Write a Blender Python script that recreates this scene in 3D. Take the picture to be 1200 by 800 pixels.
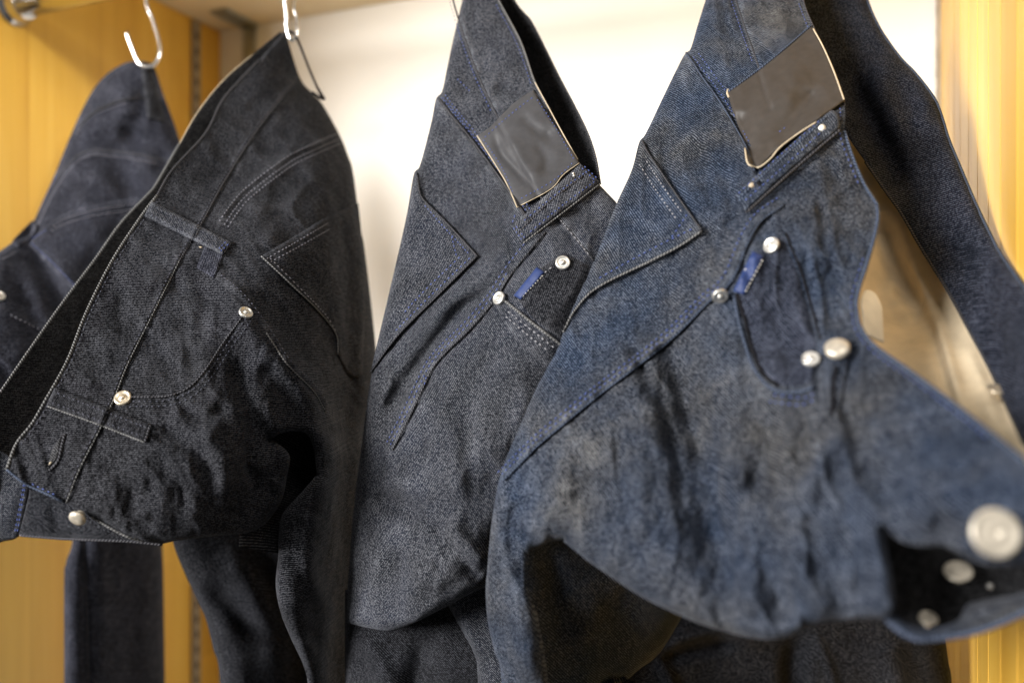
import bpy, bmesh, math, random
import numpy as np
from mathutils import Vector, Matrix
from mathutils.geometry import delaunay_2d_cdt

# ------------------------------------------------------------------ camera, light, exposure
for o in list(bpy.data.objects): bpy.data.objects.remove(o)
S = bpy.context.scene
COL = S.collection
CAMZ = 1.35                      # camera height above the shop floor, metres
F = 1000.0                       # focal length in 1/1200ths of the picture width

cam_d = bpy.data.cameras.new('camera'); cam = bpy.data.objects.new('camera', cam_d); COL.objects.link(cam)
cam.location = (0, 0, CAMZ); cam.rotation_euler = (math.radians(90), 0, 0)
cam_d.sensor_width = 36; cam_d.lens = 36*F/1200; cam_d.clip_start = .02; cam_d.clip_end = 50
cam_d.dof.use_dof = True; cam_d.dof.focus_distance = .555; cam_d.dof.aperture_fstop = 3.2; cam_d.dof.aperture_blades = 0
S.camera = cam

W = bpy.data.worlds.new('World'); S.world = W; W.use_nodes = True
W.node_tree.nodes['Background'].inputs[0].default_value = (1.0, .95, .87, 1)
W.node_tree.nodes['Background'].inputs[1].default_value = .14

def area(name, loc, target, size, power, col):
    l = bpy.data.lights.new(name, 'AREA'); l.shape = 'RECTANGLE'; l.size, l.size_y = size; l.energy = power; l.color = col
    o = bpy.data.objects.new(name, l); COL.objects.link(o); o.location = loc
    o.rotation_euler = (Vector(target)-Vector(loc)).to_track_quat('-Z', 'Y').to_euler()
area('shop_window_light', (-2.30, -1.10, CAMZ+.62), (0, .6, CAMZ-.02), (1.2, 1.0), 228, (1, .97, .93))
def spot(name, loc, target, power, deg, col, r=.06):
    l = bpy.data.lights.new(name, 'SPOT'); l.energy = power; l.spot_size = math.radians(deg); l.spot_blend = .8; l.color = col; l.shadow_soft_size = r
    o = bpy.data.objects.new(name, l); COL.objects.link(o); o.location = loc
    o.rotation_euler = (Vector(target)-Vector(loc)).to_track_quat('-Z', 'Y').to_euler()
area('ceiling_light', (.25, -.55, CAMZ+1.35), (0, .5, CAMZ), (.8, .5), 9, (1, .95, .88))
spot('panel_fill_spot', (.75, -.75, CAMZ+.80), (-.52, .96, CAMZ+.24), 150, 17, (1, .95, .86), .22)  # added fill, narrow cone: brightens the upper left side panel, spares the jeans
spot('low_panel_fill_spot', (-.38, -.65, CAMZ-.12), (-.515, .94, CAMZ-.27), 26, 13, (1, .95, .86), .15)  # second added fill: lifts the lower part of the left side panel

S.view_settings.view_transform = 'Standard'; S.view_settings.look = 'None'
S.view_settings.gamma = 1; S.view_settings.exposure = 0.08; S.view_settings.use_curve_mapping = False
S.cycles.max_bounces = 6; S.cycles.use_denoising = True

# ------------------------------------------------------------------ helpers
def at(px, py, d):               # a point of the place: picture column and row of the survey, depth in metres
    return Vector(((px-600)/F*d, d, CAMZ+(400-py)/F*d))
def A(x): return np.asarray(x, float)

def smooth(pts, step=3.0):       # Catmull-Rom through the points, resampled evenly
    p = A(pts)[:, :2]
    if len(p) == 2: q = p
    else:
        e = np.vstack([2*p[0]-p[1], p, 2*p[-1]-p[-2]]); q = []
        for i in range(1, len(e)-2):
            t = np.linspace(0, 1, 16, endpoint=False)[:, None]
            a, b, c, d = e[i-1], e[i], e[i+1], e[i+2]
            q.append(.5*((2*b)+(c-a)*t+(2*a-5*b+4*c-d)*t**2+(3*b-a-3*c+d)*t**3))
        q = np.vstack(q+[p[-1:]])
    s = np.r_[0, np.cumsum(np.hypot(*np.diff(q, axis=0).T))]
    n = max(2, int(round(s[-1]/step))+1); u = np.linspace(0, s[-1], n)
    return np.c_[np.interp(u, s, q[:, 0]), np.interp(u, s, q[:, 1])]
def ring(curves, step=3.0):      # closed outline from smooth curves that meet at corners
    out = []
    n = len(curves)
    for i, c in enumerate(curves):
        c = list(c); nx = curves[(i+1) % n][0]
        if tuple(c[-1]) != tuple(nx): 
            out.append(smooth(c, step)[:-1]); out.append(smooth([c[-1], nx], step)[:-1])
        else: out.append(smooth(c, step)[:-1])
    return np.vstack(out)
def seg_dist(P, line):           # distance, position along the line (0..1), side
    P = A(P); L = A(line)
    best = np.full(len(P), 1e9); tt = np.zeros(len(P)); sd = np.zeros(len(P))
    ls = np.hypot(*np.diff(L, axis=0).T); cum = np.r_[0, np.cumsum(ls)]; tot = cum[-1]
    for i in range(len(L)-1):
        a, b = L[i], L[i+1]; ab = b-a; l2 = max(1e-9, ab@ab)
        t = np.clip(((P-a)@ab)/l2, 0, 1); dv = P-(a+t[:, None]*ab); d = np.hypot(dv[:, 0], dv[:, 1])
        m = d < best
        best[m] = d[m]; tt[m] = (cum[i]+t[m]*ls[i])/tot
        cr = ab[0]*dv[:, 1]-ab[1]*dv[:, 0]; sd[m] = np.sign(cr[m])
    return best, tt, sd
def inside(P, poly):
    x, y = P[:, 0], P[:, 1]; r = np.zeros(len(P), bool); j = len(poly)-1
    for i in range(len(poly)):
        xi, yi = poly[i]; xj, yj = poly[j]
        if yi != yj:
            c = ((yi > y) != (yj > y)) & (x < (xj-xi)*(y-yi)/(yj-yi)+xi); r ^= c
        j = i
    return r
_rng = np.random.RandomState(7); _G = _rng.rand(256, 256)*2-1
def vnoise(x, y):
    xi = np.floor(x).astype(int); yi = np.floor(y).astype(int); fx = x-xi; fy = y-yi
    fx = fx*fx*fx*(fx*(fx*6-15)+10); fy = fy*fy*fy*(fy*(fy*6-15)+10)
    g = lambda a, b: _G[a & 255, b & 255]
    return (g(xi, yi)*(1-fx)+g(xi+1, yi)*fx)*(1-fy)+(g(xi, yi+1)*(1-fx)+g(xi+1, yi+1)*fx)*fy

FOLD = 1.15
class Sheet:
    """A cloth surface: depth over the survey plane, from measured points plus folds, seams and rolled edges (mm, + = nearer)."""
    def __init__(s, ctrl, folds=(), regions=(), seams=(), rolls=(), rumple=((1.6, 70), (.7, 30)), ang=0, stretch=1.0, seed=0, creases=(), ridges=(), calm=None):
        s.ridges = ridges; s.calm = calm
        c = A(ctrl); s.c = c[:, :2]/100; n = len(c)
        K = s._k(s.c, s.c)+np.eye(n)*1e-3; Pm = np.c_[np.ones(n), s.c]
        M = np.zeros((n+3, n+3)); M[:n, :n] = K; M[:n, n:] = Pm; M[n:, :n] = Pm.T
        s.w = np.linalg.solve(M, np.r_[c[:, 2], 0, 0, 0])
        s.folds = [(smooth(f[0], 6),)+tuple(f[1:]) for f in folds]
        s.regions = [(ring(r[0], 5), r[1], r[2]) for r in regions]
        s.seams = [(smooth(f[0], 6),)+tuple(f[1:]) for f in seams]
        s.rolls = [(smooth(f[0], 6),)+tuple(f[1:]) for f in rolls]
        s.rumple = rumple; s.ang = math.radians(ang); s.st = stretch; s.seed = seed
        rg = random.Random(seed+11)
        for (x0, y0, x1, y1, n, a0, a1, l0, l1, am, wd) in creases:      # short random creases
            for _ in range(n):
                x = rg.uniform(x0, x1); y = rg.uniform(y0, y1); a = math.radians(rg.uniform(a0, a1)); l = rg.uniform(l0, l1)
                b = rg.uniform(-.5, .5); pts = [(x+math.cos(a+b*k)*l*k, y+math.sin(a+b*k)*l*k) for k in (-.5, -.2, .15, .5)]
                s.folds.append((smooth(pts, 5), am*rg.uniform(.4, 1)*rg.choice((-1, -1, 1)), wd*rg.uniform(.7, 1.4)))
    def _k(s, a, b):
        r2 = ((a[:, None]-b[None])**2).sum(2); return np.where(r2 > 0, .5*r2*np.log(np.maximum(r2, 1e-12)), 0)
    def depth(s, P):
        P = A(P); q = P/100; n = len(s.c)
        d = s._k(q, s.c)@s.w[:n]+s.w[n]+q@s.w[n+1:]
        mm = np.zeros(len(P)); crest = np.zeros(len(P))
        for f in s.folds:                       # (line, mm, px) ridge (+) or valley (-); optional second width for the left side
            w2 = f[3] if len(f) > 3 else f[2]
            lo = f[0].min(0)-3.2*max(f[2], w2); hi = f[0].max(0)+3.2*max(f[2], w2)
            m = ((P > lo) & (P < hi)).all(1)
            if not m.any(): continue
            dd, t, sd = seg_dist(P[m], f[0]); w = np.where(sd > 0, f[2], w2)
            gain = FOLD*(1.25 if max(f[2], w2) >= 12 else 1.0)
            mm[m] += gain*f[1]*np.exp(-(dd/w)**2)*np.clip(np.sin(np.pi*np.clip(t*.94+.03, 0, 1))*1.7, 0, 1)
        for r in s.regions:                     # (outline, mm, feather px)
            dd, _, _ = seg_dist(P, np.vstack([r[0], r[0][:1]])); i = inside(P, r[0])
            sdist = np.where(i, dd, -dd); x = np.clip(sdist/r[2]+.35, 0, 1); mm += r[1]*x*x*(3-2*x)
        for f in s.seams:                       # (line, mm, fade px, side) lapped seam: one side stands proud, with a needle groove
            dd, t, sd = seg_dist(P, f[0]); side = f[3]
            x = np.clip(dd*sd*side/2.2+.5, 0, 1); end = np.clip(np.minimum(t, 1-t)*14, 0, 1)
            mm += 1.4*f[1]*x*x*(3-2*x)*np.exp(-dd/f[2])*end
            mm -= .7*f[1]*np.exp(-((dd*sd*side+1.5)/2.6)**2)*end
        for f in s.rolls:                       # (line, px, mm) edge that turns away
            dd, _, _ = seg_dist(P, f[0]); x = 1-np.clip(dd/f[1], 0, 1); mm -= f[2]*(1-np.sqrt(np.maximum(0, 1-x*x)))
        ca, sa = math.cos(s.ang), math.sin(s.ang)
        u = P[:, 0]*ca+P[:, 1]*sa; v = -P[:, 0]*sa+P[:, 1]*ca
        for k, (am, sc, st, an) in enumerate(s.ridges):       # long connected drag lines: ridged noise drawn out along the drape
            c2, s2 = math.cos(math.radians(an)), math.sin(math.radians(an))
            wx = 26*vnoise(P[:, 0]/90+s.seed+k, P[:, 1]/90); wy = 26*vnoise(P[:, 0]/90+40, P[:, 1]/90+s.seed+k)
            uu = (P[:, 0]+wx)*c2+(P[:, 1]+wy)*s2; vv = -(P[:, 0]+wx)*s2+(P[:, 1]+wy)*c2
            nz = vnoise(uu/sc/st+s.seed*2.3+k*7, vv/sc+s.seed*1.9+k*13)
            msk = np.clip(.7+.9*vnoise(P[:, 0]/110+k*5+s.seed, P[:, 1]/110+3), .3, 1.1)
            if s.calm: msk = msk*np.clip((s.calm[1]-P[:, 0])/(s.calm[1]-s.calm[0]), .15, 1)
            rr = am*msk*(.55-np.sqrt(nz*nz+.006)); mm += rr; crest = crest+np.clip(rr-.22*am, 0, None)*.55
        for k, (am, sc) in enumerate(s.rumple):
            mm += am*vnoise(u/sc/s.st+s.seed*3.7+k*17, v/sc+s.seed*5.1+k*9)
        s.crest = crest
        return d-mm/1000
    def wear(s, P):                             # rubbed cloth: along seams and the crests of hard creases
        P = A(P); w = np.clip(s.crest, 0, 1)*.55 if len(getattr(s, 'crest', ())) == len(P) else np.zeros(len(P))
        for f in s.seams:
            dd, t, sd = seg_dist(P, f[0]); q = dd*sd*f[3]
            w = w+np.exp(-((q-2.5)/4.5)**2)*(.6+.5*vnoise(t*40, t*0+f[1]))*.8
        return w
    def pt(s, p, off=0.0):
        d = s.depth(A([p]))[0]-off/1000; return at(p[0], p[1], d)
    def frame(s, p, off=0.0):                   # point and normal (towards the camera side)
        e = 4.0; a = s.pt((p[0]-e, p[1])); b = s.pt((p[0]+e, p[1])); c = s.pt((p[0], p[1]-e)); d = s.pt((p[0], p[1]+e))
        n = (b-a).cross(c-d).normalized(); o = s.pt(p)
        if n.dot(o-cam.location) > 0: n = -n
        return o+n*off/1000, n

def link_mesh(name, verts, faces, mat, parent=None, uv=None, smooth_sh=True, sharp=None):
    me = bpy.data.meshes.new(name)
    off = parent.matrix_world.translation if False else (WL(parent) if parent else Vector())
    v = A(verts)-A(off)
    me.from_pydata([tuple(x) for x in v], [], [tuple(f) for f in faces]); me.materials.append(mat)
    if uv is not None:
        ul = me.uv_layers.new(name='cloth'); li = np.empty(len(me.loops), int); me.loops.foreach_get('vertex_index', li)
        ul.data.foreach_set('uv', A(uv)[li].ravel())
    if smooth_sh: me.polygons.foreach_set('use_smooth', np.ones(len(me.polygons), bool))
    me.update()
    o = bpy.data.objects.new(name, me); COL.objects.link(o)
    if parent: o.parent = parent
    return o
def WL(o):
    v = Vector()
    while o: v = v+o.location; o = o.parent
    return v
def empty(name, loc, label=None, cat=None, group=None, parent=None):
    o = bpy.data.objects.new(name, None); COL.objects.link(o); o.empty_display_size = .05
    o.location = Vector(loc)-(WL(parent) if parent else Vector())
    if parent: o.parent = parent
    tag(o, label, cat, group); return o
def tag(o, label=None, cat=None, group=None, kind=None):
    for k, v in (('label', label), ('category', cat), ('group', group), ('kind', kind)):
        if v: o[k] = v
    return o

def cloth(name, mat, parent, curves, sheet, off=0.0, step=3.6, back=None, ang=0.0, bevel=0.0, rim=True):
    """Triangulated cloth panel over an outline; back = thickness in mm (closed shell, bulging by back), else a turned-under rim."""
    R = ring(curves, step)
    n = len(R); lo, hi = R.min(0), R.max(0)
    ys = np.arange(lo[1], hi[1], step*.87); pts = []
    for k, y in enumerate(ys):
        xs = np.arange(lo[0]+(step/2 if k % 2 else 0), hi[0], step); pts.append(np.c_[xs, np.full(len(xs), y)])
    I = np.vstack(pts); I = I[inside(I, R)]
    dd, _, _ = seg_dist(I, np.vstack([R, R[:1]])); I = I[dd > step*.55]
    allp = np.vstack([R, I])
    vs, es, fs, *_ = delaunay_2d_cdt([Vector(p) for p in allp], [(i, (i+1) % n) for i in range(n)], [], 1, 1e-4)
    P = A([(v.x, v.y) for v in vs])
    d = sheet.depth(P)-off/1000
    edist, _, _ = seg_dist(P, np.vstack([R, R[:1]]))
    wear = sheet.wear(P) if hasattr(sheet, 'wear') else np.zeros(len(P))
    wear = np.clip(wear+np.exp(-(edist/3.5)**2)*(.5 if bevel else .35), 0, 1.2)
    if bevel: d = d+bevel/1000*np.maximum(0, 1-edist/3.2)**2
    V = np.c_[(P[:, 0]-600)/F*d, d, CAMZ+(400-P[:, 1])/F*d]
    fr = []
    for f in fs:
        a, b, c = f[:3]
        cr = (P[b, 0]-P[a, 0])*(P[c, 1]-P[a, 1])-(P[b, 1]-P[a, 1])*(P[c, 0]-P[a, 0])
        fr.append((a, b, c) if cr < 0 else (a, c, b))     # picture y runs down: this winding faces the camera
    cnt = {}
    for f in fr:
        for i in range(3):
            e = (f[i], f[(i+1) % 3]); cnt[e] = 1
    bd = [e for e in cnt if (e[1], e[0]) not in cnt]
    m = len(V)
    if back is not None:
        t = (1.2+back*np.clip(edist/45, 0, 1)**.6)/1000
        d2 = d+t; V2 = np.c_[(P[:, 0]-600)/F*d2, d2, CAMZ+(400-P[:, 1])/F*d2]
        faces = fr+[(f[0]+m, f[2]+m, f[1]+m) for f in fr]+[(e[1], e[0], e[0]+m, e[1]+m) for e in bd]
        V = np.vstack([V, V2]); P2 = np.vstack([P, P]); dv = np.r_[d, d2]; wv_ = np.r_[wear, wear*0]
    else:
        bi = sorted({i for e in bd for i in e}); mp = {b: m+k for k, b in enumerate(bi)}
        d2 = d[bi]+(off+1.2)/1000; pb = P[bi]
        V2 = np.c_[(pb[:, 0]-600)/F*d2, d2, CAMZ+(400-pb[:, 1])/F*d2]
        faces = fr+[(e[1], e[0], mp[e[0]], mp[e[1]]) for e in bd]
        V = np.vstack([V, V2]); P2 = np.vstack([P, pb]); dv = np.r_[d, d2]; wv_ = np.r_[wear, wear[bi]*.5]
    um = (P2[:, 0]-600)*dv; vm = (400-P2[:, 1])*dv
    c, s_ = math.cos(math.radians(ang)), math.sin(math.radians(ang))
    ob = link_mesh(name, V, faces, mat, parent, uv=np.c_[um*c-vm*s_, um*s_+vm*c]/100)
    at_ = ob.data.attributes.new('wear', 'FLOAT', 'POINT'); at_.data.foreach_set('value', wv_.astype(np.float32))
    return ob

def tube_pts(P, r, sides=7, closed=False, flat=1.0, caps=True):
    P = [Vector(p) for p in P]; V = []; Fc = []; n = len(P); up = Vector((.12, .3, .95)).normalized()
    prev = None
    for i, p in enumerate(P):
        t = (P[min(i+1, n-1)]-P[max(i-1, 0)]).normalized()
        if prev is None: a = t.cross(up); a = a.normalized() if a.length > 1e-4 else t.orthogonal().normalized()
        else: a = (prev-t*prev.dot(t)).normalized()
        prev = a; b = t.cross(a); rr = r[i] if hasattr(r, '__len__') else r
        for k in range(sides):
            w = 2*math.pi*k/sides; V.append(p+a*math.cos(w)*rr+b*math.sin(w)*rr*flat)
    for i in range(n-1):
        for k in range(sides):
            k2 = (k+1) % sides; Fc.append((i*sides+k, i*sides+k2, (i+1)*sides+k2, (i+1)*sides+k))
    if caps: Fc.append(tuple(range(sides))[::-1]); Fc.append(tuple((n-1)*sides+k for k in range(sides)))
    return V, Fc
def cord(name, mat, parent, line, sheet, r=.8, off=.6, step=4, sides=6):
    q = smooth(line, step); d = sheet.depth(q)-off/1000
    P = [at(q[i, 0], q[i, 1], d[i]) for i in range(len(q))]
    V, Fc = tube_pts(P, r/1000, sides)
    s = np.r_[0, np.cumsum([(P[i+1]-P[i]).length for i in range(len(P)-1)])]*10
    uv = [(s[i//sides], (i % sides)/sides*.03) for i in range(len(V))]
    return link_mesh(name, V, Fc, mat, parent, uv=uv)
def stitches(name, mat, parent, rows, r=.5, ln=2.5, gap=1.3):
    """rows: (line, sheet, offset mm); every stitch is a small plump thread lying on the cloth."""
    V = []; Fc = []
    for (line, sh, off) in rows:
        q = smooth(line, 2.0); d = sh.depth(q)-off/1000
        P = [at(q[i, 0], q[i, 1], d[i]) for i in range(len(q))]
        s = np.r_[0, np.cumsum([(P[i+1]-P[i]).length for i in range(len(P)-1)])]*1000
        X = A(P)
        g = lambda u: Vector([np.interp(u, s, X[:, k]) for k in range(3)])
        u = .5
        while u+ln < s[-1]:
            a, m, b = g(u), g(u+ln/2), g(u+ln); t = (b-a)
            if t.length < 1e-6: u += ln+gap; continue
            t.normalize(); view = (m-cam.location).normalized(); sd = t.cross(view).normalized(); up = -view
            k = len(V); R_ = r/1000
            V += [a-up*R_*.6, m+sd*R_, m+up*R_*1.1, m-sd*R_, m-up*R_, b-up*R_*.6]
            Fc += [(k, k+1, k+2), (k, k+2, k+3), (k, k+3, k+4), (k, k+4, k+1), (k+5, k+2, k+1), (k+5, k+3, k+2), (k+5, k+4, k+3), (k+5, k+1, k+4)]
            u += ln+gap
    return link_mesh(name, V, Fc, mat, parent)
def offset_line(line, dpx):
    q = smooth(line, 6); t = np.gradient(q, axis=0); t /= np.maximum(1e-6, np.hypot(t[:, 0], t[:, 1]))[:, None]
    return q+np.c_[-t[:, 1], t[:, 0]]*dpx
def lathe(name, mat, parent, prof, o, n, segs=28, tilt=None):
    z = n.normalized(); x = z.orthogonal().normalized(); y = z.cross(x); V = []; Fc = []; k = len(prof)
    for (r, h) in prof:
        for i in range(segs):
            a = 2*math.pi*i/segs; V.append(o+(x*math.cos(a)+y*math.sin(a))*r/1000+z*h/1000)
    for j in range(k-1):
        for i in range(segs):
            i2 = (i+1) % segs; Fc.append((j*segs+i, j*segs+i2, (j+1)*segs+i2, (j+1)*segs+i))
    Fc.append(tuple((k-1)*segs+i for i in range(segs)))
    ob = link_mesh(name, V, Fc, mat, parent)
    return ob
def rivet(parent, sheet, p, r, mat, off=.8, n=None):
    o, nn = sheet.frame(p, off); n = n or nn; n = (n*.8-(o-cam.location).normalized()*.2).normalized()
    k = r/5.0
    return lathe('rivet', mat, parent, [(5*k, -1), (5.1*k, .3), (4.7*k, .95*k), (4.0*k, 1.05*k), (3.5*k, .6*k), (2.1*k, .55*k), (1.7*k, .9*k), (1.4*k, 1.6*k), (.5*k, 1.9*k)], o, n)
def button(parent, sheet, p, r, mat, off=1.5, n=None, name='button'):
    o, nn = sheet.frame(p, off); n = (n or nn).normalized(); k = r/8.5
    return lathe(name, mat, parent, [(3*k, -4), (3*k, 0), (8.0*k, .2*k), (8.6*k, 1.0*k), (8.3*k, 1.9*k), (7.2*k, 2.2*k), (6.2*k, 1.5*k), (4.0*k, 1.4*k), (3.2*k, 1.8*k), (1.6*k, 1.7*k), (.9*k, .7*k)], o, n, 40)
def box(name, mat, parent, c, u, v, w, hu, hv, hw, bev=0.0):
    bm = bmesh.new(); bmesh.ops.create_cube(bm, size=2)
    off = WL(parent) if parent else Vector()
    for q in bm.verts: q.co = c+u*q.co.x*hu+v*q.co.y*hv+w*q.co.z*hw-off
    if bev: bmesh.ops.bevel(bm, geom=bm.edges[:], offset=bev, segments=2, affect='EDGES')
    bmesh.ops.recalc_face_normals(bm, faces=bm.faces)
    me = bpy.data.meshes.new(name); bm.to_mesh(me); bm.free(); me.materials.append(mat)
    o = bpy.data.objects.new(name, me); COL.objects.link(o)
    if parent: o.parent = parent
    return o

# ------------------------------------------------------------------ materials
def nt(name):
    m = bpy.data.materials.new(name); m.use_nodes = True; n = m.node_tree.nodes; l = m.node_tree.links
    return m, n, l, n['Principled BSDF']
def N(n, t, **kw):
    x = n.new(t)
    for k, v in kw.items():
        if k in x.inputs.keys(): x.inputs[k].default_value = v
        else: setattr(x, k, v)
    return x
def ramp(n, l, src, stops):
    r = n.new('ShaderNodeValToRGB'); e = r.color_ramp.elements
    while len(e) > 1: e.remove(e[-1])
    e[0].position, e[0].color = stops[0][0], tuple(stops[0][1])+(1,)
    for p, c in stops[1:]: x = e.new(p); x.color = tuple(c)+(1,)
    l.new(src, r.inputs[0]); return r
def mixc(n, l, fac, a, b, mode='MIX'):
    m = n.new('ShaderNodeMix'); m.data_type = 'RGBA'; m.blend_type = mode
    for s, k in ((fac, 0), (a, 6), (b, 7)):
        if hasattr(s, 'is_linked'): l.new(s, m.inputs[k])
        else: m.inputs[k].default_value = s if k == 0 else tuple(s)+(1,)
    return m.outputs[2]
def math_(n, l, op, a, b=None, c=None):
    m = n.new('ShaderNodeMath'); m.operation = op
    for k, s in enumerate((a, b, c)):
        if s is None: continue
        if hasattr(s, 'is_linked'): l.new(s, m.inputs[k])
        else: m.inputs[k].default_value = s
    return m.outputs[0]

def denim(name, warp, weft, tint, pitch=1.5, contrast=1.0, patch=.5, twill=32, sheen=.05, weft2=None):
    """Indigo warp over pale weft: twill ribs, slubs, single pale specks, slow dye variation."""
    m, n, l, b = nt(name)
    uv = N(n, 'ShaderNodeUVMap'); uv.uv_map = 'cloth'
    tc = N(n, 'ShaderNodeTexCoord')
    mp = N(n, 'ShaderNodeMapping'); mp.inputs['Rotation'].default_value = (0, 0, math.radians(twill)); l.new(uv.outputs[0], mp.inputs[0])
    wob = N(n, 'ShaderNodeTexNoise', Scale=3.0, Detail=2.0); l.new(uv.outputs[0], wob.inputs['Vector'])
    wv = N(n, 'ShaderNodeTexWave', wave_type='BANDS', bands_direction='Y', wave_profile='SIN'); wv.inputs['Scale'].default_value = 2*math.pi/20/(pitch/100)*1.0
    wv.inputs['Distortion'].default_value = 1.4; wv.inputs['Detail'].default_value = 1.5; wv.inputs['Detail Scale'].default_value = 2.5
    l.new(mp.outputs[0], wv.inputs['Vector'])
    mp2 = N(n, 'ShaderNodeMapping'); mp2.inputs['Rotation'].default_value = (0, 0, math.radians(twill)); mp2.inputs['Scale'].default_value = (45, 130, 1); l.new(uv.outputs[0], mp2.inputs[0])
    sl = N(n, 'ShaderNodeTexNoise', Scale=1.0, Detail=2.0); sl.inputs['Roughness'].default_value = .65; l.new(mp2.outputs[0], sl.inputs['Vector'])
    mp3 = N(n, 'ShaderNodeMapping'); mp3.inputs['Scale'].default_value = (1100, 1100, 1100); l.new(tc.outputs['Object'], mp3.inputs[0])
    sp = N(n, 'ShaderNodeTexNoise', Scale=1.0, Detail=1.0); l.new(mp3.outputs[0], sp.inputs['Vector'])
    a = math_(n, l, 'MULTIPLY', wv.outputs['Fac'], .32)
    a = math_(n, l, 'MULTIPLY_ADD', sl.outputs['Fac'], .62, a)
    a = math_(n, l, 'MULTIPLY_ADD', sp.outputs['Fac'], .68, a)
    wr = N(n, 'ShaderNodeAttribute'); wr.attribute_name = 'wear'
    rp = N(n, 'ShaderNodeTexNoise', Scale=130.0, Detail=3.0); l.new(tc.outputs['Object'], rp.inputs['Vector'])
    wk = math_(n, l, 'MULTIPLY', wr.outputs['Fac'], math_(n, l, 'MULTIPLY_ADD', rp.outputs['Fac'], 1.6, -.35))
    a2 = math_(n, l, 'MULTIPLY_ADD', wk, .34, a)
    w = ramp(n, l, a2, [(.66, (0, 0, 0)), (.90, (.20, .20, .20)), (1.08, (1, 1, 1))])
    fac = math_(n, l, 'MULTIPLY', w.outputs[0], contrast)
    big = N(n, 'ShaderNodeTexNoise', Scale=14.0, Detail=5.0); big.inputs['Roughness'].default_value = .6; l.new(tc.outputs['Object'], big.inputs['Vector'])
    br = ramp(n, l, big.outputs['Fac'], [(.36, (0, 0, 0)), (.66, (1, 1, 1))])
    wcol = mixc(n, l, math_(n, l, 'MULTIPLY', br.outputs[0], patch), warp, tint)
    wf = mixc(n, l, br.outputs[0], weft, weft2) if weft2 else weft
    c = mixc(n, l, fac, wcol, wf)
    mid = N(n, 'ShaderNodeTexNoise', Scale=55.0, Detail=4.0); l.new(tc.outputs['Object'], mid.inputs['Vector'])
    mr = ramp(n, l, mid.outputs['Fac'], [(.3, (.72, .72, .72)), (.7, (1.2, 1.2, 1.2))])
    c = mixc(n, l, 1.0, c, mr.outputs[0], 'MULTIPLY')
    l.new(c, b.inputs['Base Color'])
    b.inputs['Roughness'].default_value = .9; b.inputs['Specular IOR Level'].default_value = .03
    b.inputs['Sheen Weight'].default_value = sheen; b.inputs['Sheen Roughness'].default_value = .45; b.inputs['Sheen Tint'].default_value = (.8, .85, 1, 1)
    bp = N(n, 'ShaderNodeBump', Strength=.55, Distance=.0005); l.new(a, bp.inputs['Height'])
    bp2 = N(n, 'ShaderNodeBump', Strength=.7, Distance=.0028); l.new(mid.outputs['Fac'], bp2.inputs['Height']); l.new(bp.outputs[0], bp2.inputs['Normal'])
    l.new(bp2.outputs[0], b.inputs['Normal'])
    return m
def edge_mat(name, dark, light, scale=30):
    m, n, l, b = nt(name); uv = N(n, 'ShaderNodeUVMap'); uv.uv_map = 'cloth'
    wv = N(n, 'ShaderNodeTexWave', wave_type='BANDS', bands_direction='DIAGONAL'); wv.inputs['Scale'].default_value = scale; wv.inputs['Distortion'].default_value = 1
    wv.inputs['Detail'].default_value = 1; l.new(uv.outputs[0], wv.inputs['Vector'])
    r = ramp(n, l, wv.outputs['Fac'], [(.25, dark), (.8, light)]); l.new(r.outputs[0], b.inputs['Base Color']); b.inputs['Roughness'].default_value = .9
    b.inputs['Specular IOR Level'].default_value = .1
    return m
def plain(name, col, rough=.5, metal=0.0, noise=.12, scale=60, bump=0.0):
    m, n, l, b = nt(name); tc = N(n, 'ShaderNodeTexCoord')
    t = N(n, 'ShaderNodeTexNoise', Scale=float(scale), Detail=4.0); l.new(tc.outputs['Object'], t.inputs['Vector'])
    r = ramp(n, l, t.outputs['Fac'], [(.3, [x*(1-noise) for x in col]), (.7, [min(1, x*(1+noise)) for x in col])])
    l.new(r.outputs[0], b.inputs['Base Color']); b.inputs['Roughness'].default_value = rough; b.inputs['Metallic'].default_value = metal
    if bump:
        bp = N(n, 'ShaderNodeBump', Strength=.4, Distance=bump); l.new(t.outputs['Fac'], bp.inputs['Height']); l.new(bp.outputs[0], b.inputs['Normal'])
    return m
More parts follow.
